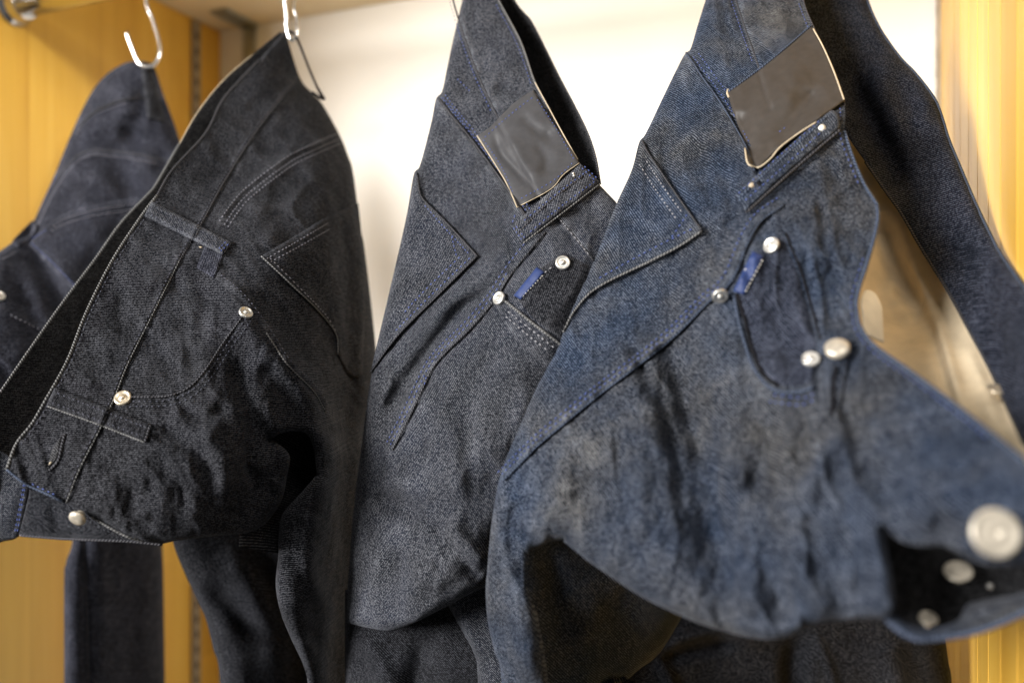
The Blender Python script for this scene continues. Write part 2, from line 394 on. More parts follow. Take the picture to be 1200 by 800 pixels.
def wood(name):
    m, n, l, b = nt(name); tc = N(n, 'ShaderNodeTexCoord'); oi = N(n, 'ShaderNodeObjectInfo')
    cm = N(n, 'ShaderNodeCombineXYZ'); l.new(oi.outputs['Random'], cm.inputs[0]); l.new(oi.outputs['Random'], cm.inputs[2])
    vm = N(n, 'ShaderNodeVectorMath', operation='MULTIPLY_ADD'); l.new(cm.outputs[0], vm.inputs[0]); vm.inputs[1].default_value = (9, 9, 9); l.new(tc.outputs['Object'], vm.inputs[2])
    mp = N(n, 'ShaderNodeMapping'); mp.inputs['Scale'].default_value = (34, 34, 2.0); l.new(vm.outputs[0], mp.inputs[0])
    t = N(n, 'ShaderNodeTexNoise', Scale=1.0, Detail=6.0); t.inputs['Distortion'].default_value = .6; l.new(mp.outputs[0], t.inputs['Vector'])
    mp2 = N(n, 'ShaderNodeMapping'); mp2.inputs['Scale'].default_value = (480, 480, 9); l.new(vm.outputs[0], mp2.inputs[0])
    t2 = N(n, 'ShaderNodeTexNoise', Scale=1.0, Detail=3.0); l.new(mp2.outputs[0], t2.inputs['Vector'])
    g = math_(n, l, 'MULTIPLY_ADD', t2.outputs['Fac'], .22, math_(n, l, 'MULTIPLY', t.outputs['Fac'], .75))
    r = ramp(n, l, g, [(.30, (.66, .36, .040)), (.5, (.76, .45, .062)), (.74, (.84, .54, .10))])
    hue = ramp(n, l, oi.outputs['Random'], [(0, (.88, .84, .76)), (.5, (1, 1, 1)), (1, (1.08, 1.10, 1.2))])
    c = mixc(n, l, 1.0, r.outputs[0], hue.outputs[0], 'MULTIPLY'); l.new(c, b.inputs['Base Color'])
    b.inputs['Roughness'].default_value = .42; b.inputs['Coat Weight'].default_value = .15; b.inputs['Coat Roughness'].default_value = .3
    bp = N(n, 'ShaderNodeBump', Strength=.15, Distance=.0006); l.new(g, bp.inputs['Height']); l.new(bp.outputs[0], b.inputs['Normal'])
    return m

M_wood = wood('laminated_pine')
M_groove = plain('glue_joint', (.30, .15, .02), .7)
M_top = plain('pale_board', (.88, .76, .54), .6, 0, .05, 8)
M_wall = plain('white_back_board', (.90, .88, .83), .7, 0, .02, 5)
M_chrome = plain('chrome', (.62, .62, .64), .14, 1, .03)
M_wire = plain('polished_wire', (.78, .78, .78), .2, 1, .03)
M_zinc = plain('zinc_plate', (.42, .46, .47), .42, 1, .15, 30)
M_steel = plain('standard_strip', (.42, .37, .30), .45, .6, .1, 30)
M_slot = plain('slot_dark', (.02, .016, .012), .9)
M_rivet = plain('nickel_rivet', (.62, .61, .58), .36, .8, .2, 500, .0002)
M_brass = plain('pale_brass', (.78, .68, .52), .32, .75, .12, 500, .0002)
M_pearl = plain('worn_button', (.52, .47, .39), .42, .5, .25, 300, .0002)
M_leather = plain('grey_leather', (.040, .040, .044), .5, 0, .10, 260, .0002)
M_leatherD = plain('brown_grey_leather', (.038, .032, .028), .48, 0, .12, 220, .0002)
for m_ in (M_leather, M_leatherD): m_.node_tree.nodes['Principled BSDF'].inputs['Specular IOR Level'].default_value = .35; m_.node_tree.nodes['Principled BSDF'].inputs['Roughness'].default_value = .56
M_cream = plain('cream_lining', (.74, .62, .44), .95, 0, .10, 60, .001)
M_cream.node_tree.nodes['Principled BSDF'].inputs['Specular IOR Level'].default_value = .05
M_natural = plain('natural_edge', (.42, .35, .25), .8, 0, .15, 400)
M_tag = plain('care_tag_paper', (.85, .80, .70), .9)
M_blue = plain('blue_ribbon', (.006, .022, .10), .6, 0, .15, 900)
M_white = plain('white_thread', (.75, .73, .68), .8)
M_black = plain('black_cord', (.008, .008, .010), .9, 0, .2, 500)
M_black.node_tree.nodes['Principled BSDF'].inputs['Specular IOR Level'].default_value = .08

DA = denim('denim_black_indigo', (.0026, .0030, .0056), (.088, .091, .115), (.0025, .0038, .009), 1.1, .85, .6)
DB = denim('denim_washed_black', (.0018, .0018, .0023), (.074, .076, .087), (.0018, .0025, .005), 1.1, .85, .6)
DC = denim('denim_charcoal', (.0040, .0046, .0070), (.130, .135, .152), (.0036, .0062, .016), 1.1, .9, .7)
DD = denim('denim_indigo', (.0038, .0078, .0180), (.088, .112, .165), (.0055, .0057, .007), 1.2, .85, .9, weft2=(.145, .146, .15))
DI = denim('denim_inside', (.005, .005, .006), (.09, .09, .095), (.005, .006, .009), 1.2, .8, .5, sheen=.02)
DDi = denim('denim_indigo_inside', (.0045, .0065, .012), (.08, .09, .125), (.005, .0055, .010), 1.2, .8, .8, sheen=.02)
E_grey = edge_mat('edge_grey', (.02, .02, .022), (.20, .20, .20))
E_dark = edge_mat('edge_dark', (.005, .005, .007), (.085, .085, .095))
E_blue = edge_mat('edge_blue', (.008, .012, .026), (.085, .105, .15))
T_grey = plain('thread_grey', (.20, .20, .24), .7)
T_dark = plain('thread_dark', (.045, .048, .07), .7)
T_blue = plain('thread_blue', (.05, .08, .26), .7)
T_light = plain('thread_light', (.30, .30, .33), .7)

# ------------------------------------------------------------------ the cabinet
YAW = math.radians(22)
AX = Vector((math.cos(YAW), -math.sin(YAW), 0))     # along the back board, to the right
AN = Vector((-math.sin(YAW), -math.cos(YAW), 0))    # out of the cabinet
UP = Vector((0, 0, 1))
P0 = Vector((-.407, 1.19, CAMZ))                    # rear left corner at eye height
WID, DEP = .90, .50
TOPZ = .432; BOT = -.75
P1 = P0+AX*WID
cab = empty('display_cabinet', P0+AX*WID/2+UP*BOT, 'open pine wood cabinet with white back board behind the hanging jeans', 'cabinet')
box('back_panel', M_wall, cab, P0+AX*WID/2-AN*.009+UP*(TOPZ+BOT)/2, AX, AN, UP, WID/2+.02, .009, (TOPZ-BOT)/2)
box('top_board', M_top, cab, P0+AX*WID/2+AN*DEP/2+UP*(TOPZ+.0125), AX, AN, UP, WID/2+.03, DEP/2+.01, .012, .002)
def side_panel(base, inward, widths, seed):
    rg = random.Random(seed)
    sp = box('side_panel', M_groove, cab, base-inward*.014+AN*DEP/2+UP*(TOPZ+BOT)/2, inward, AN, UP, .011, DEP/2, (TOPZ-BOT)/2-.001)
    x = 0
    for w in widths:
        z = BOT+rg.uniform(0, .2)-.2
        while z < TOPZ:
            h = rg.uniform(.30, .62); z0 = max(z, BOT); z1 = min(z+h, TOPZ-.001)
            if z1-z0 > .02:
                box('wood_stave', M_wood, sp, base-inward*.0015+AN*(x+w/2)+UP*(z0+z1)/2, inward, AN, UP, .0015, w/2-.00012, (z1-z0)/2-.00012, .0002)
            z += h
        x += w
    return sp
side_panel(P0, AX, [.045, .052, .048, .055, .05, .046, .054, .05, .05, .05], 3)
side_panel(P1, -AX, [.03, .055, .05, .048, .055, .05, .052, .05, .055, .055], 8)
def standard(base, face, across, h0, h1, pitch=.0205):
    st = empty('shelf_standard', base+UP*h0, parent=cab)
    box('strip', M_steel, st, base+face*.002+UP*(h0+h1)/2, across, face, UP, .0065, .002, (h1-h0)/2, .0005)
    z = h0+.01
    V = []; Fc = []
    while z < h1-.01:
        c = base+face*.00435+UP*z; k = len(V)
        V += [c-across*.0022-UP*.0045, c+across*.0022-UP*.0045, c+across*.0022+UP*.0045, c-across*.0022+UP*.0045]
        Fc.append((k, k+1, k+2, k+3)); z += pitch
    tag(link_mesh('slot_row', V, Fc, M_slot, st, smooth_sh=False), kind='stuff')
standard(P0+AN*.050, AX, AN, BOT, TOPZ-.004)
standard(P1+AN*.012, -AX, AN, BOT, TOPZ-.004)
# galvanised angle bracket in the rear corner
br = empty('angle_bracket', P0+AX*.05+UP*(TOPZ-.04), parent=cab)
box('flange', M_zinc, br, P0+AX*.052+AN*.032+UP*(TOPZ-.0012), AX, AN, UP, .013, .032, .0012, .0006)
box('flange', M_zinc, br, P0+AX*.052+AN*.0016+UP*(TOPZ-.030), AX, AN, UP, .010, .0012, .027, .0006)

# ------------------------------------------------------------------ rail and hooks
RZ = .352; R0 = P0+AN*.315+UP*RZ
rail = empty('clothes_rail', R0, 'chrome clothes rail fixed to the left wooden side by a round socket', 'rail')
V, Fc = tube_pts([R0+AX*t for t in np.linspace(.004, WID-.004, 12)], .0125, 24); link_mesh('tube', V, Fc, M_chrome, rail)
def socket(o, n):
    lathe('end_socket', M_chrome, rail, [(0.5, 0), (21, 0), (21.5, 1), (20.5, 4), (17.5, 6), (16.2, 8), (16.0, 18), (15.2, 19.2), (13, 19.4)], o, n, 32)
socket(R0, AX); socket(R0+AX*WID, -AX)
def hook(t, lower, label, r=.0018):
    """S-hook: closed bend over the rail, long shank, open bend below that carries the loop."""
    c = R0+AX*t; P = []
    for ang in np.linspace(math.radians(-70), math.radians(165), 16):
        P.append(c+AN*math.cos(ang)*.0152+UP*math.sin(ang)*.0152)
    low = [at(*q) for q in lower]; full = P[-1:]+low
    for k in range(len(full)-1):                       # Catmull-Rom through the lower bend
        p0, p1, p2, p3 = full[max(0, k-1)], full[k], full[k+1], full[min(len(full)-1, k+2)]
        for u in np.linspace(0, 1, 6)[1:]:
            P.append(.5*((2*p1)+(p2-p0)*u+(2*p0-5*p1+4*p2-p3)*u*u+(3*p1-p0-3*p2+p3)*u**3))
    V, Fc = tube_pts(P, r, 10)
    tag(link_mesh('hanging_hook', V, Fc, M_wire), label, 'hook', 'S hooks on the rail')
hook(.181, [(171, 0, .835), (179, 24, .832), (186, 48, .829), (187, 63, .827), (181, 75, .826), (172, 79, .826), (163, 74, .826), (157, 62, .827), (148, 38, .828)], 'bent wire hook holding the leftmost dark jeans by a loop')
hook(.358, [(345, 0, .762), (348, 22, .759), (348, 38, .757), (344, 47, .757), (339, 44, .757), (336, 30, .757), (335, 12, .757), (333, -6, .757)], 'bent wire hook holding the black jeans second from the left', .0017)

# ------------------------------------------------------------------ jeans, leftmost
def jeans(px, py, d, label):
    return empty('jeans', at(px, py, d), label, 'jeans', 'jeans hanging from the rail')
def quad(pts): return [[pts[i], pts[(i+1) % len(pts)]] for i in range(len(pts))]

jA = jeans(130, 1000, .80, 'leftmost black jeans hanging behind the others by one loop on a hook')
A_left = [(163, 71), (150, 73), (135, 80), (120, 92), (108, 107), (98, 125), (90, 142), (80, 165), (70, 190), (60, 214), (50, 236), (40, 258), (32, 272)]
A_front = [(32, 272), (16, 283), (0, 294), (-30, 315), (-60, 345), (-80, 400)]
A_right = [(260, 420), (250, 330), (232, 240), (211, 166), (201, 136), (190, 106), (183, 84), (178, 75), (163, 71)]
A_low = [(-80, 400), (-90, 500), (-80, 590), (-30, 640), (4, 634), (22, 628), (40, 600), (90, 590), (160, 590), (230, 560), (260, 420)]
sA = Sheet([(165, 75, .832), (98, 125, .825), (60, 214, .81), (32, 272, .785), (-30, 315, .72), (-80, 400, .66), (0, 460, .66), (-80, 590, .62), (22, 625, .63),
            (205, 150, .845), (235, 260, .85), (250, 420, .84), (140, 180, .825), (140, 280, .80), (90, 380, .74), (120, 500, .78), (200, 560, .83)],
           folds=[([(35, 285), (60, 330), (75, 380)], -7, 12), ([(20, 330), (40, 380), (50, 400)], -5, 10), ([(10, 400), (30, 440), (20, 500)], 5, 16),
                  ([(140, 150), (180, 175), (205, 200)], -6, 14), ([(120, 150), (150, 210), (140, 290)], -6, 22), ([(150, 100), (150, 140)], 4, 12),
                  ([(60, 300), (100, 350)], 3, 12), ([(100, 330), (120, 290), (160, 270)], -5, 14)],
           seams=[([(92, 150), (105, 135), (124, 124), (150, 116), (180, 114), (192, 116)], 1.6, 26, -1),
                  ([(38, 266), (67, 210), (99, 178), (139, 178), (187, 186), (210, 194)], 1.6, 20, 1),
                  ([(32, 286), (58, 312), (86, 340), (130, 385)], 1.5, 18, -1), ([(-20, 352), (11, 362), (49, 381), (90, 400)], 1.4, 16, 1)],
           rolls=[(A_left, 26, 14), (A_front, 18, 8), ([(211, 166), (201, 136), (190, 106), (183, 84)], 24, 12)], seed=1, ridges=[(2.5, 26, 4, 70), (1.2, 12, 4, 80)])
cloth('body', DA, jA, [A_left, A_front, A_low, A_right], sA, 0, 4.2, back=26, ang=-35)
# leg below
sAl = Sheet([(80, 560, .775), (190, 560, .86), (76, 1000, .775), (196, 1000, .86), (100, 700, .765), (100, 900, .765), (140, 700, .80), (140, 900, .80)],
            folds=[([(99, 560), (100, 700), (104, 900)], -3, 4), ([(150, 640), (155, 760), (148, 900)], -4, 14), ([(118, 600), (122, 800)], 4, 10)],
            rolls=[([(88, 560), (85, 632), (77, 660), (75, 700), (76, 1000)], 30, 22), ([(188, 560), (190, 632), (192, 700), (196, 1000)], 45, 34)], seed=2)
cloth('leg', DA, jA, [[(88, 560), (85, 632), (77, 660), (75, 700), (76, 1000)], [(76, 1000), (196, 1000)], [(196, 1000), (192, 700), (190, 632), (188, 560)], [(188, 560), (88, 560)]], sAl, 0, 4.5, back=40, ang=5)
cord('seam_edge', E_dark, jA, [(97, 570), (98, 640), (102, 720), (104, 900)], sAl, .7, .2)
# waist front hanging out to the left, and its turned tab
sAt = Sheet([(-40, 540, .575), (34, 555, .575), (20, 630, .585), (-40, 640, .585)], folds=[([(28, 570), (18, 626)], -1.5, 4)], rumple=((.8, 40),), seed=3)
cloth('fly_tab', DC, jA, [[(-60, 520), (0, 528), (35, 560)], [(35, 560), (28, 600), (21, 629)], [(21, 629), (0, 633), (-60, 640)], [(-60, 640), (-60, 520)]], sAt, 0, 4, back=2, ang=20)
# belt loop, side loop, back pocket
cloth('belt_loop', DB, jA, quad([(164, 72), (178, 74), (186, 110), (194, 144), (173, 139), (168, 105)]), sA, 2.4, 3, ang=10, bevel=1.2)
cloth('belt_loop', DA, jA, [[(38, 258), (44, 266), (36, 280), (22, 290)], [(22, 290), (14, 284), (24, 272), (38, 258)]], sA, 5, 3, ang=10, bevel=2)
cloth('back_pocket', DA, jA, [[(56, 262), (79, 249), (112, 240), (161, 232), (215, 232)], [(215, 232), (215, 330)], [(215, 330), (180, 400), (130, 385)], [(130, 385), (86, 340), (32, 286)], [(32, 286), (56, 262)]], sA, 1.6, 4, ang=-30, bevel=.8)
cord('waistband_seam', E_dark, jA, [(92, 150), (105, 135), (124, 124), (150, 116), (172, 115)], sA, .8, .9)
cord('yoke_seam', E_dark, jA, [(38, 266), (67, 210), (99, 178), (139, 178), (187, 186), (208, 193)], sA, .7, .9)
tag(stitches('stitching', T_grey, jA, [(offset_line([(60, 263), (79, 252), (112, 243), (161, 235)], 3), sA, 2.2), (offset_line([(58, 268), (79, 258), (112, 249), (161, 242)], 3), sA, 2.2),
         ([(88, 158), (104, 139), (124, 128), (150, 120)], sA, 1.2), ([(42, 268), (70, 214), (100, 184), (139, 184), (187, 192)], sA, 1.2), ([(-20, 300), (2, 303), (20, 294)], sA, 1.0),
         ([(11, 368), (49, 387)], sA, 1.5)]), kind='stuff')
tag(stitches('blue_stitching', T_blue, jA, [([(36, 284), (62, 308), (90, 337)], sA, 2.2), ([(34, 282), (56, 268)], sA, 2.2), ([(28, 566), (17, 626)], sAt, .4), ([(30, 566), (20, 626)], sAt, .4), ([(66, 206), (44, 250)], sA, 1.4)]), kind='stuff')
rivet(jA, sA, (-2, 348), 5, M_rivet, 1.5)

# ------------------------------------------------------------------ jeans, second from the left
jB = jeans(300, 1000, .6, 'black jeans second from the left with waist tipped open and two belt loops showing')
B_near = [(334, 36), (303, 71), (277, 98), (259, 120), (240, 157), (202, 199), (184, 229), (165, 254), (131, 306), (101, 366), (79, 422), (52, 471), (37, 497), (19, 520), (8, 550)]
B_end = [(8, 550), (30, 567), (52, 577), (75, 588)]
B_fly = [(75, 588), (96, 601), (120, 612), (145, 625), (168, 634), (190, 637)]
B_bot = [(190, 637), (210, 633), (250, 628), (285, 625), (306, 619)]
B_lobe = [(306, 619), (320, 603), (331, 584), (337, 556), (340, 536), (332, 524), (318, 515)]
B_pit = [(318, 515), (328, 508), (345, 505), (360, 509), (368, 528), (371, 556)]
B_legl = [(371, 556), (352, 578), (337, 594), (329, 607), (326, 630), (326, 650), (323, 685), (329, 718), (342, 750), (355, 778), (361, 805), (364, 880), (366, 1000)]
B_right = [(430, 1000), (428, 800), (428, 620), (436, 500), (441, 430), (437, 374), (427, 290), (422, 266), (414, 203), (407, 180), (398, 158), (379, 124), (366, 109), (351, 90), (334, 36)]
B_wseam = [(345, 96), (300, 154), (262, 214), (236, 262), (210, 306), (176, 374), (150, 426), (134, 466), (116, 505), (94, 548), (78, 588)]
B_yoke = [(259, 262), (274, 240), (292, 221), (337, 187), (367, 172), (397, 159)]
B_out = [(255, 325), (285, 351), (315, 392), (337, 426), (367, 456), (382, 479), (394, 520)]
B_pock = [(287, 366), (276, 382), (262, 401), (240, 434), (221, 454), (195, 464), (157, 465), (146, 467)]
sB = Sheet([(336, 38, .762), (300, 80, .725), (259, 120, .69), (202, 199, .63), (165, 254, .60), (101, 366, .552), (52, 471, .52), (8, 550, .50), (75, 588, .495),
            (379, 124, .74), (414, 203, .715), (437, 374, .69), (440, 480, .67), (430, 700, .66), (430, 1000, .67), (262, 214, .645), (220, 265, .605), (287, 368, .563), (306, 300, .59), (340, 190, .68), (384, 254, .655),
            (150, 426, .535), (145, 468, .518), (190, 637, .497), (250, 560, .498), (200, 540, .492), (300, 560, .525), (326, 622, .55), (375, 560, .567), (365, 480, .572), (340, 420, .565),
            (372, 700, .58), (380, 1000, .60), (100, 540, .50), (396, 415, .625)],
           folds=[([(272, 420), (280, 450), (292, 485), (304, 520), (312, 545)], -7, 9, 15), ([(290, 505), (292, 545), (304, 585)], -6, 6, 9), ([(312, 555), (322, 585)], -4, 5),
                  ([(255, 330), (300, 390), (345, 440), (372, 500), (378, 548)], 11, 18), ([(378, 548), (368, 590), (362, 640), (366, 720)], 11, 17), ([(300, 430), (330, 455), (350, 490)], -4, 18),
                  ([(372, 330), (392, 420), (400, 520)], -5, 14), ([(396, 200), (404, 300), (410, 420), (404, 600), (404, 800)], -7, 12),
                  ([(240, 150), (270, 190), (265, 205)], -2, 9), ([(290, 120), (320, 150)], -2.5, 10), ([(300, 230), (340, 240)], -2.5, 10), ([(310, 205), (300, 260), (330, 290)], 3, 14),
                  ([(165, 300), (200, 320), (210, 350)], -3, 8), ([(190, 330), (225, 345), (262, 355)], -2.5, 7), ([(225, 320), (240, 360), (232, 410)], -3, 9), ([(210, 372), (222, 410), (226, 440)], -2.5, 7),
                  ([(250, 335), (262, 370)], -3, 8), ([(150, 330), (140, 370), (150, 400)], -2.5, 9), ([(120, 390), (128, 430)], 2, 8), ([(90, 440), (110, 450)], 2, 8),
                  ([(190, 500), (230, 530), (250, 580)], -4, 12), ([(180, 530), (210, 570), (215, 610)], -3, 12), ([(240, 490), (262, 530), (270, 580)], 4, 14), ([(120, 540), (150, 570), (160, 610)], -3, 11),
                  ([(210, 480), (245, 490), (268, 470)], -3, 9), ([(150, 590), (190, 600), (240, 595)], 3, 14), ([(340, 650), (350, 720), (368, 790)], 4, 10), ([(375, 640), (392, 720), (390, 820)], -5, 12)],
           seams=[(B_wseam, 1.6, 40, 1), (B_yoke, 1.4, 20, -1), (B_out, 2.0, 16, -1)],
           rolls=[(B_bot, 18, 12), (B_lobe, 15, 13), (B_pit, 11, 10), (B_fly, 20, 8), ([(436, 500), (441, 430), (437, 374), (427, 290), (422, 266), (414, 203), (407, 180), (398, 158), (379, 124), (366, 109), (351, 90)], 58, 52),
                  ([(428, 1000), (428, 620), (436, 500)], 52, 52), (B_legl, 15, 14)], rumple=((2.0, 60), (1.0, 26), (.35, 11)), seed=4,
           ridges=[(3.6, 26, 4, 62), (2.6, 15, 3, 40), (1.5, 9, 3, 85), (.8, 6, 3, 120)])
cloth('body', DB, jB, [B_near, B_end, B_fly, B_bot, B_lobe, B_pit, B_legl, [(366, 1000), (430, 1000)], B_right], sB, 0, 3.3, back=16, ang=-30)
# far half of the waist, seen from inside
B_far = [(330, 36), (296, 64), (262, 94), (232, 131), (210, 169), (184, 214), (176, 225), (142, 261), (112, 303), (79, 347), (49, 389), (0, 460), (-40, 520)]
sBf = Sheet([(330, 36, .768), (262, 94, .722), (184, 214, .672), (112, 303, .635), (49, 389, .60), (-40, 520, .555), (340, 100, .79), (240, 240, .73), (170, 330, .69), (110, 440, .65), (20, 560, .59)],
            rumple=((1.2, 50),), seed=5)
cloth('inner_waistband', DI, jB, [B_far, [(-40, 520), (10, 590)], [(10, 590), (110, 470), (180, 350), (250, 250), (345, 110)], [(345, 110), (330, 36)]], sBf, 0, 4.5, back=2, ang=-30)
cord('waistband_edge', E_grey, jB, B_far[4:], sBf, .95, .3)
cord('waistband_edge', M_natural, jB, B_far[1:6], sBf, .4, .5)
# fly underlap below the waist end
sBu = Sheet([(28, 560, .515), (22, 628, .522), (100, 632, .515), (190, 640, .515), (90, 585, .512)], rumple=((.8, 40),), folds=[([(60, 590), (70, 625)], -2, 8)], seed=6)
cloth('fly_underlap', DB, jB, [[(20, 555), (40, 575), (80, 570), (150, 600), (200, 620)], [(200, 620), (190, 637)], [(190, 637), (150, 633), (75, 630), (22, 626)], [(22, 626), (30, 595), (34, 570), (20, 555)]], sBu, 0, 4, back=4, ang=10)
cord('hem_edge', E_dark, jB, [(190, 638), (150, 634), (75, 631), (24, 627)], sBu, .9, .3)
# far leg
BL_l = [(195, 590), (203, 636), (215, 668), (226, 692), (240, 722), (250, 760), (258, 800), (270, 1000)]
sBl = Sheet([(200, 600, .655), (400, 600, .74), (265, 1000, .66), (410, 1000, .74), (300, 760, .69), (330, 900, .70)],
            folds=[([(260, 640), (300, 700), (330, 790)], 6, 18), ([(240, 680), (290, 730), (340, 760)], -5, 14), ([(300, 640), (350, 740), (350, 820)], -6, 16)], rolls=[(BL_l, 34, 26)], seed=7)
cloth('leg', DB, jB, [BL_l, [(270, 1000), (420, 1000)], [(420, 1000), (420, 590)], [(420, 590), (195, 590)]], sBl, 0, 4.5, back=30, ang=15)
sBc = Sheet([(285, 480, .545), (400, 480, .63), (285, 660, .53), (400, 660, .65), (345, 560, .59)], seed=20)
cloth('crotch_panel', DI, jB, quad([(290, 485), (395, 485), (395, 660), (280, 640)]), sBc, 0, 5, back=4, ang=15)
# trim
cord('waistband_edge', E_grey, jB, B_near[6:], sB, .9, .4)
cord('waistband_edge', E_dark, jB, B_near[1:7], sB, .7, .4)
cord('waistband_edge', E_blue, jB, B_end, sB, .7, .4)
cord('waistband_seam', E_grey, jB, B_wseam[4:], sB, .45, 1.1)
cord('waistband_seam', E_dark, jB, B_wseam[:5], sB, .7, .6)
cord('side_seam', E_grey, jB, [(312, 390), (337, 427), (367, 458), (381, 482)], sB, .6, 1.3)
cord('fly_seam', E_grey, jB, [(108, 606), (130, 619), (150, 629), (168, 634)], sB, .6, .6)
lp1 = [(178, 236), (225, 260), (272, 284), (261, 299), (214, 276), (169, 253)]
cloth('belt_loop', DC, jB, quad([lp1[0], lp1[2], lp1[3], lp1[5]]), sB, 5.5, 3, ang=60, bevel=2.2)
cloth('loop_tab', DA, jB, quad([(240, 288), (262, 299), (251, 326), (230, 314)]), sB, 2.0, 3, ang=30, bevel=1.0)
cloth('belt_loop', DB, jB, quad([(64, 454), (176, 497), (169, 518), (54, 475)]), sB, 5.2, 3, ang=70, bevel=2.2)
cord('loop_edge', E_grey, jB, [(56, 476), (112, 496), (169, 518)], sB, .45, 4.4)
cord('loop_edge', E_dark, jB, [(176, 498), (170, 517)], sB, .7, 4.6)
B_bp = [[(306, 300), (345, 277), (384, 254), (420, 238)], [(420, 238), (428, 330), (425, 440)], [(425, 440), (410, 440), (396, 415)], [(396, 415), (394, 392), (375, 366), (337, 329), (306, 300)]]
cloth('back_pocket', DB, jB, B_bp, sB, 3.8, 3.3, ang=-20, bevel=.9)
cord('pocket_edge', E_grey, jB, [(306, 300), (337, 329), (375, 366), (394, 392), (396, 415)], sB, .55, 3.4)
# front pocket: the facing set back behind the curved opening
cord('pocket_edge', E_dark, jB, B_pock, sB, .6, .9)
tag(stitches('stitching', T_grey, jB, [(offset_line(B_yoke, 4), sB, 1.2), (offset_line(B_yoke, 9), sB, 1.0), (offset_line(B_yoke, -3), sB, 1.2),
         (offset_line([(310, 300), (345, 280), (384, 257)], 4), sB, 4.2), (offset_line([(310, 304), (345, 285), (384, 263)], 6), sB, 4.2), (offset_line([(312, 305), (340, 333), (376, 370), (390, 392)], -5), sB, 4.2)], .46), kind='stuff')
tag(stitches('stitching', T_dark, jB, [(offset_line(B_pock, -5), sB, .9), (offset_line(B_pock, -11), sB, .8), (offset_line(B_wseam, 3), sB, 1.2), (offset_line(B_out[:6], -5), sB, 1.8), ([(182, 243), (265, 286)], sB, 5.8), ([(176, 251), (258, 293)], sB, 5.8),
         ([(66, 460), (172, 501)], sB, 5.5), ([(60, 471), (166, 511)], sB, 5.5), (offset_line(B_near[6:-1], -5), sB, .6)], .46), kind='stuff')
tag(stitches('bar_tack', T_blue, jB, [([(256, 292), (266, 282)], sB, 5.8), ([(258, 295), (269, 285)], sB, 5.8), ([(36, 566), (70, 582)], sB, .5)], .46), kind='stuff')
tag(stitches('loose_thread', M_natural, jB, [([(199, 243), (203, 244)], sB, 5.8), ([(232, 289), (241, 291)], sB, 5.8), ([(56, 545), (64, 538)], sB, .9), ([(54, 548), (60, 544)], sB, 1.2)], .7, 3, 1), kind='stuff')
cloth('buttonhole', DI, jB, [[(74, 508), (70, 522), (66, 538), (56, 549)], [(56, 549), (60, 530), (68, 516), (74, 508)]], sB, .9, 2.5, bevel=.6)
cord('buttonhole_edge', E_dark, jB, [(76, 508), (72, 524), (68, 540), (58, 551)], sB, .8, .8)
rivet(jB, sB, (287, 368), 4.4, M_rivet, 1.6)
rivet(jB, sB, (145, 468), 5.0, M_brass, 1.6)
o_, n_ = sB.frame((96, 603), 0)
lathe('button', M_pearl, jB, [(2.5, -2), (2.5, .5), (4.6, .8), (5.0, 1.8), (4.6, 2.9), (3.4, 3.7), (1.5, 4.0)], o_+Vector((0, -.003, .0)), Vector((-.15, -.8, -.5)))
# hanging loop pulled out over the hook
V, Fc = tube_pts([at(*p) for p in [(331, 46, .765), (334, 40, .762), (340, 37, .758), (346, 41, .757), (352, 54, .757), (362, 80, .757), (371, 101, .757), (377, 112, .756), (379, 116, .757), (375, 115, .76), (366, 108, .765)]], [.0015, .002, .002, .002, .0017, .0016, .0016, .0022, .0022, .0016, .0012], 8, flat=.7)
link_mesh('hanging_loop', V, Fc, M_black, jB)

# ------------------------------------------------------------------ jeans, third from the left
jC = jeans(520, 1000, .56, 'charcoal jeans third from the left with a grey leather patch and blue stitching')
C_left = [(556, -60), (542, 0), (533, 38), (525, 75), (518, 107), (511, 116), (505, 145), (492, 194), (485, 204), (477, 250), (466, 300), (452, 360), (441, 411), (434, 445), (424, 520), (414, 600), (408, 680), (407, 729)]
C_bot = [(407, 729), (430, 735), (456, 738), (486, 729), (524, 710), (567, 688), (620, 670)]
C_near = [(721, 236), (702, 216), (690, 203), (677, 187), (662, 161), (645, 130), (627, 97), (610, 49), (584, 0), (556, -60)]
C_wseam = [(528, -10), (537, 22), (548, 56), (561, 90), (580, 131), (604, 180), (632, 228), (653, 254), (675, 280), (696, 306)]
C_yoke = [(514, 116), (530, 137), (550, 161), (577, 197), (602, 232), (621, 262)]
C_out = [(640, 272), (632, 280), (599, 321), (580, 351), (552, 384), (524, 411), (508, 430), (497, 452), (480, 488), (460, 527)]
